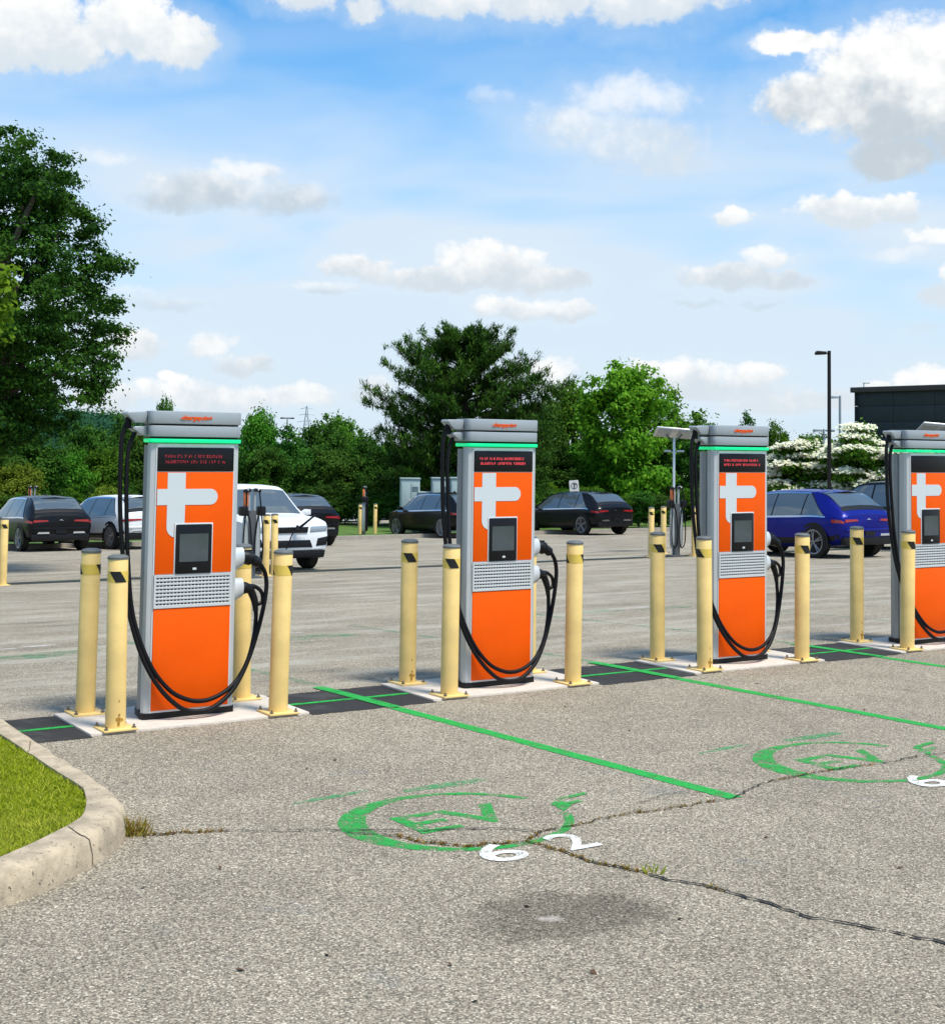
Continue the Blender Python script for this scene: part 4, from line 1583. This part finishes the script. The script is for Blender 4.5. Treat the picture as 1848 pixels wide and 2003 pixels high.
def make_solar():
    R = empty('solar_lamp', (0, 0, 0))
    MB().lathe([(.05, 0), (.05, .4), (.033, .45), (.033, 2.95), (.02, 2.98)], 14).build('pole', M_ALU, R, smooth=.7)
    pn = MB().box((0, 0, 0), (1.0, .66, .035)).build('panel', M_ALU, R, bev=.004)
    pn.location = (.0, 0, 3.10)
    pn.rotation_euler = (math.radians(-20), math.radians(4), 0)
    MB().box((0, 0, .0195), (.95, .61, .004)).build('solar_cells', M_PANEL, pn)
    MB().box((-.27, 0, -.03), (.34, .5, .03)).build('battery_tray', M_POST, pn)
    MB().box((.27, 0, -.03), (.34, .5, .03)).build('battery_tray', M_POST, pn)
    MB().tube([(0, 0, 2.85), (-.2, .05, 3.05)], .02, 6).tube([(0, 0, 2.85), (.2, -.05, 3.06)], .02, 6).build('bracket', M_POSTD, R)
    for sd in (-1, 1):
        m_ = MB()
        m_.tube(catmull([(0, 0, 2.55), (sd * .10, 0, 2.62), (sd * .26, 0, 2.62)], 4), [.012] * 4 + [.03] * 5, 6).build('lamp_arm', M_ALU, R, smooth=.9)
    return R


so0 = make_solar()
for i, (px, rz, lb) in enumerate((((1317, 1080), ANG - .55, 'solar panel lamp on a thin grey pole rising behind the twin charging post'), ((1838, 1080), ANG - .55, 'solar panel lamp at the right edge in front of the dark building'))):
    o = so0 if i == 0 else copy_tree(so0)
    o.location = at(*px)
    o.rotation_euler = (0, 0, rz)
    tag(o, lb, 'solar lamp', 'solar panel lamps')

# ------------------------------------------------------------------ lamp posts
M_BRONZE = mat('dark_bronze', (.012, .010, .009), .5, .3)
M_GALV = mat('galvanised', (.36, .42, .46), .5, .4)


def lamp_post(px, ytop, m, r, head, label, both=False):
    p = at(*px)
    R = empty('lamp_post', p)
    rr = ray(px[0], ytop)
    k = p.y / rr.y
    h = CAM_H + rr.z * k - p.z
    MB().lathe([(r * 2.2, 0), (r * 2.2, .25), (r, .30), (r * .85, h)], 12).build('pole', m, R, smooth=.7)
    for sd in ((-1, 1) if both else (-1,)):
        MB().box((sd * (r + .05), 0, h - .09), (.14, .05, .04)).build('arm', m, R)
        MB().prism([(sd * .09, h - .12), (sd * (head - .05), h - .14), (sd * head, h - .10), (sd * (head - .05), h - .01), (sd * .12, h - .03)], -.14, .14, 'y').build('lamp_head', m, R, bev=.012)
    return tag(R, label, 'lamp post')


lamp_post((1622, 1052), 686, M_BRONZE, .07, .47, 'tall dark lamp post with a single shoebox head behind the blue crossover')
lamp_post((1643, 1020), 774, M_GALV, .07, .55, 'slim pale lamp post standing just right of the tall dark one')
lamp_post((557, 1030), 816, M_BRONZE, .05, .6, 'dark lamp post with a double head against the trees right of the first charger', True)
lamp_post((1690, 985), 748, M_GALV, .08, -.75, 'distant lamp post whose head shows above the dark building')
lamp_post((1611, 1015), 839, M_GALV, .06, .55, 'low distant lamp with a flat double head beside the tall dark lamp post', True)

# ------------------------------------------------------------------ power cabinets and signs
M_CAB = mat('cabinet_grey', (.33, .42, .41), .5, .1, var=.08, vscale=2)
M_CABD = mat('cabinet_vent', (.10, .14, .14), .6)
M_LBL = mat('label_white', (.75, .77, .76), .5)
for i, (xc, h, w, lb) in enumerate(((800, 2.15, .72, 'tall grey green power cabinet at the left end, with white notice strips'), (830, 1.62, .55, 'lower grey power cabinet between the two tall ones'), (862, 2.15, .75, 'tall grey green power cabinet just left of the second fast charger'), (897, 2.15, .7, 'tall power cabinet mostly hidden behind the second fast charger'))):
    p = at(xc, 1046)
    R = empty('power_cabinet', p, .12)
    MB().box((0, 0, h / 2 + .05), (w, .7, h - .1)).build('housing', M_CAB, R, bev=.015)
    MB().box((0, 0, .05), (w + .06, .76, .1)).build('plinth', M_KERBF, R)
    MB().box((0, 0, h - .01), (w + .05, .76, .05)).build('roof', M_CAB, R, bev=.01)
    for sd in (-1, 1):
        MB().box((sd * w * .24, -.358, h * .5), (w * .44, .016, h * .82)).build('door', M_CAB, R, bev=.006)
        MB().box((sd * w * .05, -.372, h * .5), (.02, .02, .2)).build('door_handle', M_CABD, R)
    for k in range(4):
        MB().box((w * .24, -.37, h * .78 + k * .05), (w * .34, .012, .022)).build('louvre', M_CABD, R)
    if i == 0:
        for k in range(2):
            MB().box((w * .18, -.375, h * .56 + k * .13), (w * .5, .01, .05)).build('notice', M_LBL, R)
    tag(R, lb, 'cabinet', 'power cabinets on the verge')

M_SIGN = mat('sign_white', (.72, .70, .64), .5)
for (px, y0, y1, w, tilt, lb) in (((1131, 1044), 939, 968, .36, -.10, 'tilted white no parking sign above the dark grey crossover'), ((1519, 1046), 940, 960, .34, .04, 'small white sign on a post in front of the white flowering tree')):
    p = at(*px)
    k = p.y / ray(px[0], y0).y
    z1 = CAM_H + ray(px[0], y0).z * k - p.z
    z0 = CAM_H + ray(px[0], y1).z * k - p.z
    R = empty('sign', p, 0)
    R.rotation_euler = (0, tilt, .1)
    MB().box((0, .02, z1 / 2), (.05, .03, z1 - .02)).build('post', M_GALV, R)
    MB().prism(rrect(-w / 2, w / 2, z0, z1, .03, 3), -.006, .004, 'y').build('plate', M_SIGN, R)
    if tilt < 0:
        zc = z0 + (z1 - z0) * .62
        for nm, mm in (('prohibition_ring', M_TAIL),):
            ring = []
            n = 20
            for i in range(n):
                a = 2 * math.pi * i / n
                for r_ in (w * .28, w * .36):
                    ring.append((r_ * math.cos(a), -.009, zc + r_ * math.sin(a)))
            MB().add(ring, [(2 * i, 2 * ((i + 1) % n), 2 * ((i + 1) % n) + 1, 2 * i + 1) for i in range(n)]).build(nm, M_POSTD, R)
        MB().box((0, -.008, zc), (.05, .004, w * .5)).box((.05, -.008, zc + .05), (.09, .004, .04)).box((0, -.008, z0 + .10), (w * .6, .004, .03)).box((0, -.008, z0 + .05), (w * .5, .004, .03)).build('sign_print', M_POSTD, R)
    tag(R, lb, 'sign')

# ------------------------------------------------------------------ dark building on the right
M_WALL = mat('charcoal_cladding', (.030, .040, .042), .7, var=.15, vscale=1.0)
M_COPE = mat('brown_coping', (.055, .042, .036), .6)
M_LIGHTB = mat('pale_roof_edge', (.5, .5, .48), .6)
rc = ray(1668, 762)
Zb = 70.0
cx, cy = rc.x / rc.y * Zb, Zb
ztop = CAM_H + rc.z / rc.y * Zb
zb = gz(cx, cy) - .4
B = empty('dark_building', (cx, cy, zb), math.atan2(-VY, -VX))
hB = ztop - zb
LB, DB = 34.0, 22.0
MB().box((LB / 2, DB / 2, hB / 2 - .1), (LB - .3, DB - .3, hB - .2)).build('wall', M_WALL, B)
ncs = 9
me = MB().box((0, 0, 0), (2.40, .05, hB / ncs - .02)).mesh('cladding_panel', .006)
me.materials.append(M_WALL)
for j in range(ncs):
    for i in range(14):
        obj('cladding_panel', me, B, (1.2 + i * 2.42, .13, (j + .5) * hB / ncs - .06))
        if i < 9 and j > 4:
            q = obj('cladding_panel', me, B, (.13, 1.2 + i * 2.42, (j + .5) * hB / ncs - .06))
            q.rotation_euler = (0, 0, math.pi / 2)
MB().box((LB / 2, DB / 2, hB - .02), (LB + .2, DB + .2, .26)).build('roof_coping', M_COPE, B, bev=.02)
tag(B, 'dark charcoal flat roofed building behind the white flowering tree', 'building')

# ------------------------------------------------------------------ far pylon
p = Vector((ray(600, 800).x / ray(600, 800).y * 520, 520, -6))
R = empty('power_pylon', p)
zt_ = CAM_H + ray(600, 794).z / ray(600, 794).y * 520 + 6
for sx in (-1, 1):
    for sy in (-1, 1):
        MB().tube([(sx * 2.6, sy * 2.6, 0), (sx * .5, sy * .5, zt_ * .8), (sx * .1, sy * .1, zt_)], .12, 4).build('leg', M_GALV, R)
for zz, w in ((.72, 3.4), (.84, 2.8), (.95, 2.2)):
    MB().tube([(-w, 0, zt_ * zz), (0, 0, zt_ * zz + .5), (w, 0, zt_ * zz)], .10, 4).build('cross_arm', M_GALV, R)
for k in range(6):
    z0_, z1_ = zt_ * (.1 + .13 * k), zt_ * (.23 + .13 * k)
    w0, w1 = 2.6 - 2.1 * (.1 + .13 * k) / .8, 2.6 - 2.1 * (.23 + .13 * k) / .8
    MB().tube([(-w0, -w0, z0_), (w1, -w1, z1_)], .07, 4).tube([(w0, -w0, z0_), (-w1, -w1, z1_)], .07, 4).build('brace', M_GALV, R)
tag(R, 'faint lattice power pylon above the treeline right of the first charger', 'pylon')


# ================================================================== TREES
def rot_frame(n):
    a = np.where(np.abs(n[:, 2:3]) < .9, np.array([[0, 0, 1.0]]), np.array([[1.0, 0, 0]]))
    t = np.cross(n, a)
    t /= np.linalg.norm(t, axis=1, keepdims=True) + 1e-9
    b = np.cross(n, t)
    return t, b


def leaf_quads(P, N, size, rng, aspect=.62):
    n = len(P)
    t, b = rot_frame(N)
    th = rng.uniform(0, 2 * np.pi, n)[:, None]
    u = t * np.cos(th) + b * np.sin(th)
    w = -t * np.sin(th) + b * np.cos(th)
    L = size * rng.uniform(.6, 1.3, n)[:, None]
    V = np.empty((n, 4, 3))
    V[:, 0] = P - u * L * .5
    V[:, 1] = P + w * L * .5 * aspect - u * L * .08 + N * L * .10
    V[:, 2] = P + u * L * .5 - N * L * .12
    V[:, 3] = P - w * L * .5 * aspect + u * L * .08 + N * L * .10
    return V


def unit(v):
    return v / (np.linalg.norm(v, axis=1, keepdims=True) + 1e-9)


def clump_crown(blobs, density, clump_r, per, size, rng, flat=.75, up=.45):
    """blobs: (x, y, z, r, rz). leaves gather in clumps near the blob surfaces"""
    Ps, Ns = [], []
    for (x, y, z, r, rz) in blobs:
        k = max(4, int(density * r * (r + rz) / 2))
        d = unit(rng.normal(size=(k, 3)))
        rad = rng.uniform(.45, 1.05, k)[:, None] ** .6
        c = np.array([x, y, z]) + d * rad * np.array([r, r, rz])
        m = k * per
        ci = np.repeat(np.arange(k), per)
        cr = (clump_r * rng.uniform(.5, 1.4, k))[ci][:, None]
        o = rng.normal(size=(m, 3)) * cr * np.array([.55, .55, .55 * flat])
        p = c[ci] + o
        n = unit(d[ci] * .6 + unit(o) * .5 + rng.normal(size=(m, 3)) * .55 + np.array([0, 0, up]))
        Ps.append(p)
        Ns.append(n)
    return leaf_quads(np.concatenate(Ps), np.concatenate(Ns), size, rng)


def trunk_mesh(base, forks, r0, name='trunk'):
    """tapered trunk with limbs to each fork point"""
    mb = MB()
    top = Vector(base) + Vector((0, 0, max(.5, min(f[2] for f in forks) - base[2]))) if forks else Vector(base) + Vector((0, 0, 1))
    mid = (Vector(base) + top) / 2 + Vector((.08, .05, 0)) * r0 * 3
    mb.tube(catmull([base, mid, top], 4), [r0 * (1.25 - .6 * i / 8) for i in range(9)], 8)
    for f in forks:
        f = Vector(f)
        a = Vector(base).lerp(top, .72)
        m1 = a.lerp(f, .5) + Vector((0, 0, (f - a).length * .12))
        mb.tube(catmull([a, m1, f], 4), [r0 * .5 * (1 - .09 * i) for i in range(9)], 6)
    me = mb.mesh(name, smooth=1.2)
    me.materials.append(M_BARK)
    return me


def px_blob(x, y, r, Z, dz=0.0, ry=None):
    k = Z / FPX
    rr = ray(x, y)
    return (rr.x / rr.y * (Z + dz), Z + dz, CAM_H + rr.z / rr.y * (Z + dz), r * k, (ry or r) * k)


struct(obj('leaf_litter', quads_mesh('leaf_litter', leaf_quads(lv, unit(ln_), .034, RNG), mat('dead_leaf', (.10, .055, .03), .9))), 'stuff')

# --- the big oak at the left
rg = np.random.default_rng(21)
ZO = 30.0
ob = [(-60, 420, 165), (50, 395, 105), (115, 455, 85), (35, 560, 125), (140, 540, 78), (150, 645, 75), (50, 680, 125), (125, 725, 78), (30, 775, 90), (-90, 640, 170), (-70, 790, 120), (75, 790, 58), (0, 325, 78), (85, 345, 52), (190, 520, 36), (195, 655, 36), (165, 770, 34), (-180, 520, 180), (-200, 720, 170), (0, 840, 70), (70, 850, 45), (212, 505, 24), (226, 522, 16), (205, 590, 24), (222, 600, 13), (222, 655, 18), (208, 700, 24), (178, 440, 24), (140, 395, 26), (192, 745, 20), (118, 318, 18), (40, 275, 26), (5, 262, 24), (130, 820, 20)]
blobs = [px_blob(x, y, r, ZO, rg.uniform(-1.2, 1.6)) for x, y, r in ob]
ocx = ray(-95, 1000).x / ray(-95, 1000).y * ZO
obase = (ocx, ZO, gz(ocx, ZO))
T = empty('oak_tree', obase)
q = clump_crown(blobs, 46, .25, 95, .095, rg, .45) - np.array(obase)
obj('crown', quads_mesh('oak_crown', q, M_LEAF_OAK), T)
obj('trunk', trunk_mesh((0, 0, 0), [tuple(np.array(b[:3]) - np.array(obase)) for b in blobs[:14]], .26), T)
tag(T, 'large dark green oak filling the upper left edge', 'tree')

# --- bright maple branch reaching in at the left edge
rg = np.random.default_rng(5)
ZM = 17.0
mbk = [(-18, 585, 36), (-12, 640, 26), (0, 545, 22), (-120, 600, 120), (-230, 560, 150), (-300, 680, 150), (-110, 720, 70)]
blobs = [px_blob(x, y, r, ZM, rg.uniform(-.3, .3)) for x, y, r in mbk]
mcx = ray(-250, 1000).x / ray(-250, 1000).y * ZM
mbase = (mcx, ZM, gz(mcx, ZM))
T = empty('maple_tree', mbase)
q = clump_crown(blobs, 170, .14, 30, .105, rg) - np.array(mbase)
obj('crown', quads_mesh('maple_crown', q, M_LEAF_BRIGHT), T)
obj('trunk', trunk_mesh((0, 0, 0), [tuple(np.array(b[:3]) - np.array(mbase)) for b in blobs], .10), T)
tag(T, 'bright green leaf tips of a nearer tree at the left edge', 'tree')
for nm, c, r in (('planting_island', obase, .9), ('planting_island', mbase, 1.1)):
    isl = MB().lathe([(r, -.3), (r, .12), (r - .15, .14), (r - .17, .10), (.05, .16)], 36, (c[0], c[1], c[2])).build(nm, M_GRASSG, smooth=.6)
    struct(isl)


# --- white pine behind the second charger
def pine_mesh(H, R, rng, nwh=26, lean=0.0):
    Q = []
    mb = MB()
    mb.tube([(0, 0, 0), (.1, 0, H * .5), (.0, .05, H * .97)], [.20, .12, .03], 8)
    for w in range(nwh):
        z = H * (.14 + .84 * w / nwh)
        f = (z / H)
        Rm = R * (1.0 - .25 * abs(f - .45) / .45 if f < .45 else max(.10, 1.0 - ((f - .45) / .56) ** 1.5 * .93))
        nb = 6
        a0 = rng.uniform(0, 6.28)
        for b in range(nb):
            a = a0 + b * 2 * math.pi / nb + rng.normal(0, .25)
            Lb = Rm * rng.uniform(.58, 1.0)
            rise = Lb * rng.uniform(.18, .55) * (.5 + f)
            d = np.array([math.cos(a), math.sin(a), 0])
            start = np.array([0, 0, z])
            end = start + d * Lb + np.array([0, 0, rise])
            midp = (start + end) / 2 - np.array([0, 0, rise * .18])
            mb.tube([tuple(start), tuple(midp), tuple(end)], [.045, .03, .012], 4, False)
            nt = int(6 + Lb * 6.6)
            for k in range(nt):
                t = rng.uniform(.28, 1.03)
                c = start * (1 - t) ** 2 + 2 * midp * t * (1 - t) + end * t * t
                side = np.array([-d[1], d[0], 0])
                c = c + side * rng.normal(0, .13 * Lb * (.35 + .5 * t)) + np.array([0, 0, rng.normal(.06, .09)])
                nn = 26
                dirs = unit(rng.normal(size=(nn, 3)) * .75 + d * .55 + np.array([0, 0, .55]))
                ln = rng.uniform(.13, .28, nn)[:, None]
                tt, bb = rot_frame(dirs)
                wd = rng.uniform(.020, .034, nn)[:, None]
                base = c + rng.normal(size=(nn, 3)) * .07
                V = np.empty((nn, 4, 3))
                V[:, 0] = base - tt * wd
                V[:, 1] = base + tt * wd
                V[:, 2] = base + dirs * ln + tt * wd * .35
                V[:, 3] = base + dirs * ln - tt * wd * .35
                Q.append(V)
    return np.concatenate(Q), mb


rg = np.random.default_rng(77)
ZP = 60.0
kp = ZP / FPX
px_ = ray(905, 900).x / ray(905, 900).y * ZP
pb = (px_, ZP, gz(px_, ZP))
Hp = CAM_H + ray(905, 650).z / ray(905, 650).y * ZP - pb[2]
Vq, mbt = pine_mesh(Hp, 218 * kp, rg, 31)
T = empty('pine_tree', pb)
obj('crown', quads_mesh('pine_crown', Vq, M_NEEDLE), T)
mt = mbt.mesh('trunk', smooth=1.0)
mt.materials.append(M_BARK)
obj('trunk', mt, T)
tag(T, 'tall dark pine with feathery branches behind the second fast charger', 'tree')

# --- shared crowns for the trees of the background
def unit_broad(seed, nb=13, dens=150, per=62, size=.060):
    r_ = np.random.default_rng(seed)
    bl = []
    for k in range(nb):
        a = r_.uniform(0, 6.28)
        h = r_.uniform(.55, 1.72)
        w = .72 * math.sin(min(1.0, max(.05, (h - .15) / 1.8)) * math.pi) ** .6
        rr = r_.uniform(0, w * .85)
        s_ = r_.uniform(.24, .42)
        bl.append((rr * math.cos(a), rr * math.sin(a), h, s_, s_ * .85))
    bl.append((0, 0, 1.15, .60, .6))
    bl.append((.05, 0, 1.72, .24, .22))
    return clump_crown(bl, dens, .115, per, size, r_)


UB = [unit_broad(100 + i) for i in range(5)]
UB_ME = {}


def crown_me(i, m):
    if (i, m.name) not in UB_ME:
        UB_ME[(i, m.name)] = quads_mesh('broad_crown', UB[i], m)
    return UB_ME[(i, m.name)]


TR_ME = [trunk_mesh((0, 0, 0), [(.3, .1, 1.1), (-.3, -.15, 1.2), (.05, .3, 1.4), (-.05, -.2, 1.5)], .05) for _ in range(1)]
rgt = random.Random(31)


def back_tree(x, ytop, half, Z, m, label, var=None, name='broadleaf_tree', group='trees of the background belt'):
    xw = ray(x, 900).x / ray(x, 900).y * Z
    zg = gz(xw, Z) - .1
    h = CAM_H + ray(x, ytop).z / ray(x, ytop).y * Z - zg
    R = empty(name, (xw, Z, zg), rgt.uniform(0, 6.28))
    hw = half * Z / FPX
    v = rgt.randrange(5) if var is None else var
    c = obj('crown', crown_me(v, m), R)
    c.scale = (hw / .80, hw / .80, h / 1.95)
    t = obj('trunk', TR_ME[0], R)
    t.scale = (h / 2.2, h / 2.2, h / 2.0)
    tag(R, label, 'tree', group)
    return R


D, Mi, Br, Ye = M_LEAF_DARK, M_LEAF_MID, M_LEAF_BRIGHT, M_LEAF_YEL
BT = [
    (-40, 840, 90, 60, D, 'dark tree under the oak at the left edge'),
    (60, 852, 85, 63, D, 'dark tree behind the dark grey crossover, under the oak crown'),
    (30, 905, 70, 58, Ye, 'olive green shrubby tree above the dark car at the left edge'),
    (135, 872, 75, 66, Mi, 'mid green tree between the oak and the first charger'),
    (175, 824, 75, 78, D, 'dark tree topping the belt left of the first charger'),
    (236, 815, 75, 82, D, 'dark tree whose top meets the hill, left of the first charger'),
    (200, 872, 70, 68, Mi, 'mid green tree above the white crossover'),
    (285, 842, 80, 70, D, 'dark tree directly behind the first charger, its top hidden'),
    (318, 772, 33, 90, Mi, 'single round treetop rising above the first charger'),
    (400, 850, 80, 66, D, 'dark tree hidden behind the first fast charger'),
    (505, 804, 75, 74, Mi, 'mid green tree right beside the first charger'),
    (520, 868, 70, 66, D, 'dark low tree behind the roof of the white suv'),
    (570, 832, 85, 70, D, 'dark tree behind the double headed lamp post'),
    (622, 824, 80, 76, D, 'dark tree under the far pylon'),
    (662, 806, 72, 80, Mi, 'mid green tree left of the pine'),
    (640, 868, 80, 66, D, 'dark tree above the black crossover behind the suv'),
    (712, 850, 80, 68, D, 'dark tree at the left foot of the pine'),
    (770, 880, 70, 66, D, 'dark tree behind the left power cabinets'),
    (840, 890, 80, 65, D, 'dark tree behind the power cabinets under the pine'),
    (960, 850, 90, 72, D, 'dark tree behind the second fast charger'),
    (1045, 775, 90, 70, D, 'dark tree at the right flank of the pine'),
    (1108, 742, 85, 74, Mi, 'mid green tree between the pine and the bright broadleaf tree'),
    (1080, 868, 75, 66, D, 'dark low tree right of the second charger'),
    (1160, 850, 80, 70, Mi, 'mid green tree above the dark grey crossover'),
    (1225, 704, 128, 66, Br, 'tall bright green broadleaf tree right of the pine'),
    (1305, 748, 105, 72, Mi, 'mid green broadleaf tree left of the solar panel lamp'),
    (1250, 880, 80, 66, D, 'dark low tree behind the yellow bollards and solar lamp'),
    (1360, 850, 70, 68, D, 'dark tree behind the solar panel lamp'),
    (1462, 806, 52, 76, D, 'dark pointed tree top above the third fast charger'),
    (1512, 828, 48, 70, Mi, 'mid green tree just right of the third charger top'),
    (1420, 860, 70, 70, D, 'dark tree behind the third fast charger'),
    (1590, 838, 60, 92, Mi, 'distant green tree behind the tall dark lamp post'),
    (1770, 880, 90, 66, D, 'dark tree behind the white flowering trees at the right'),
    (1650, 890, 90, 66, D, 'dark low tree behind the blue crossover roof'),
]
for b in BT:
    back_tree(*b)
for (x, yt, hf, Z, m, lb) in ((215, 948, 42, 50, Ye, 'yellow green shrub above the white crossover'), (255, 962, 34, 49, Ye, 'small yellow green shrub left of the first charger cables'), (150, 965, 40, 52, Mi, 'green shrub between the two cars at the left'),
                              (1080, 945, 36, 60, Br, 'bright green shrub right of the second charger screen'), (1165, 950, 40, 60, Mi, 'green shrub behind the tilted white sign'), (1248, 960, 36, 61, Br, 'bright green shrub right of the dark grey crossover'),
                              (500, 940, 40, 54, Mi, 'green shrub above the white suv roof'), (1545, 945, 40, 52, Br, 'bright green shrub above the blue crossover roof'), (1050, 960, 30, 62, Mi, 'small green shrub beside the second charger'), (1600, 950, 46, 54, Mi, 'green shrub beside the tall lamp post foot')):
    back_tree(x, yt, hf, Z, m, lb, name='shrub', group='shrubs along the verge')



rhd = random.Random(6)
for x in list(range(470, 800, 34)) + list(range(1030, 1440, 36)) + list(range(-20, 300, 40)):
    back_tree(x + rhd.uniform(-8, 8), rhd.uniform(944, 975), rhd.uniform(34, 48), rhd.uniform(57.5, 60.5) if x > 300 else rhd.uniform(50, 52), rhd.choice((D, D, Mi)), 'low dark shrub in the row along the foot of the tree belt', name='shrub', group='low shrubs along the foot of the tree belt')


# --- white flowering dogwoods
def dogwood(x, ytop, half, Z, seed, label):
    r_ = np.random.default_rng(seed)
    xw = ray(x, 900).x / ray(x, 900).y * Z
    zg = gz(xw, Z)
    k = Z / FPX
    h = CAM_H + ray(x, ytop).z / ray(x, ytop).y * Z - zg
    hw = half * k
    T = empty('dogwood_tree', (xw, Z, zg))
    bl = []
    for i in range(34):
        a = r_.uniform(0, 6.28)
        zz = r_.uniform(.25, .97)
        lim = hw * math.sin(min(1, zz * 1.02) * math.pi * .93 + .12) ** .55
        rr = lim * r_.uniform(.35, .95)
        s_ = hw * r_.uniform(.20, .34)
        bl.append((rr * math.cos(a), rr * math.sin(a), h * zz - s_ * .4, s_, s_ * .55))
    bl.append((0, 0, h * .55, hw * .55, h * .28))
    obj('crown', quads_mesh('dogwood_leaves', clump_crown(bl, 80, .22, 36, .16, r_, .6), M_LEAF_MID), T)
    # flat sprays of bracts riding on top of each leafy tier
    Ps, Ns = [], []
    for (bx, by, bz, br, brz) in bl[:-1]:
        for c in range(22):
            a = r_.uniform(0, 6.28)
            q = math.sqrt(r_.uniform(0, 1)) * br * 1.15
            cx_, cy_ = bx + q * math.cos(a), by + q * math.sin(a)
            cz_ = bz + brz * (1.10 - .75 * (q / br / 1.15) ** 2)
            m_ = 18
            p = np.array([cx_, cy_, cz_]) + r_.normal(size=(m_, 3)) * np.array([.15, .15, .035])
            Ps.append(p)
            Ns.append(unit(np.array([[.10, -.35, 1.0]]) + r_.normal(size=(m_, 3)) * .28 + np.array([math.cos(a), math.sin(a), 0]) * .25))
    obj('blossom', quads_mesh('dogwood_blossom', leaf_quads(np.concatenate(Ps), np.concatenate(Ns), .125, r_, .9), M_FLOWER), T)
    obj('trunk', trunk_mesh((0, 0, 0), [tuple(b[:3]) for b in bl[:8]], .08), T)
    tag(T, label, 'tree', 'white flowering trees')


dogwood(1566, 856, 68, 50, 3, 'white flowering dogwood between the third charger and the tall lamp post')
dogwood(1690, 826, 78, 48, 8, 'white flowering dogwood in front of the dark building, the larger one')
dogwood(1770, 868, 60, 47, 12, 'white flowering dogwood partly behind the rightmost charger')

# --- wooded hill far off
mb = MB()
rg = np.random.default_rng(2)
Vh = []
for i in range(26000):
    x = rg.uniform(-330, 260)
    y = rg.uniform(430, 700)
    prof = 17 * math.exp(-((x + 175) / 60) ** 2) + 3 * math.exp(-((x + 20) / 140) ** 2) + 4
    zt2 = -10 + prof * (1 - ((y - 620) / 200) ** 2) + rg.normal(0, 1.2)
    Vh.append((x, y, zt2))
Vh = np.array(Vh)
ci = np.repeat(np.arange(len(Vh)), 6)
P2 = Vh[ci] + rg.normal(size=(len(ci), 3)) * np.array([1.7, 1.7, 1.0])
struct(obj('wooded_hill', quads_mesh('wooded_hill', leaf_quads(P2, unit(rg.normal(size=P2.shape) * .6 + np.array([0, -.4, 1])), 1.5, rg), M_HILL)), 'stuff')
g = []
nx, ny = 60, 20
for j in range(ny + 1):
    for i in range(nx + 1):
        x, y = -330 + 590 * i / nx, 420 + 290 * j / ny
        prof = 17 * math.exp(-((x + 175) / 60) ** 2) + 3 * math.exp(-((x + 20) / 140) ** 2) + 4
        g.append((x, y, -12 + prof * (1 - ((y - 620) / 200) ** 2)))
struct(MB().add(g, [(j * (nx + 1) + i, j * (nx + 1) + i + 1, (j + 1) * (nx + 1) + i + 1, (j + 1) * (nx + 1) + i) for j in range(ny) for i in range(nx)]).build('hill', mat('hill_ground', (.02, .07, .03), .95)))
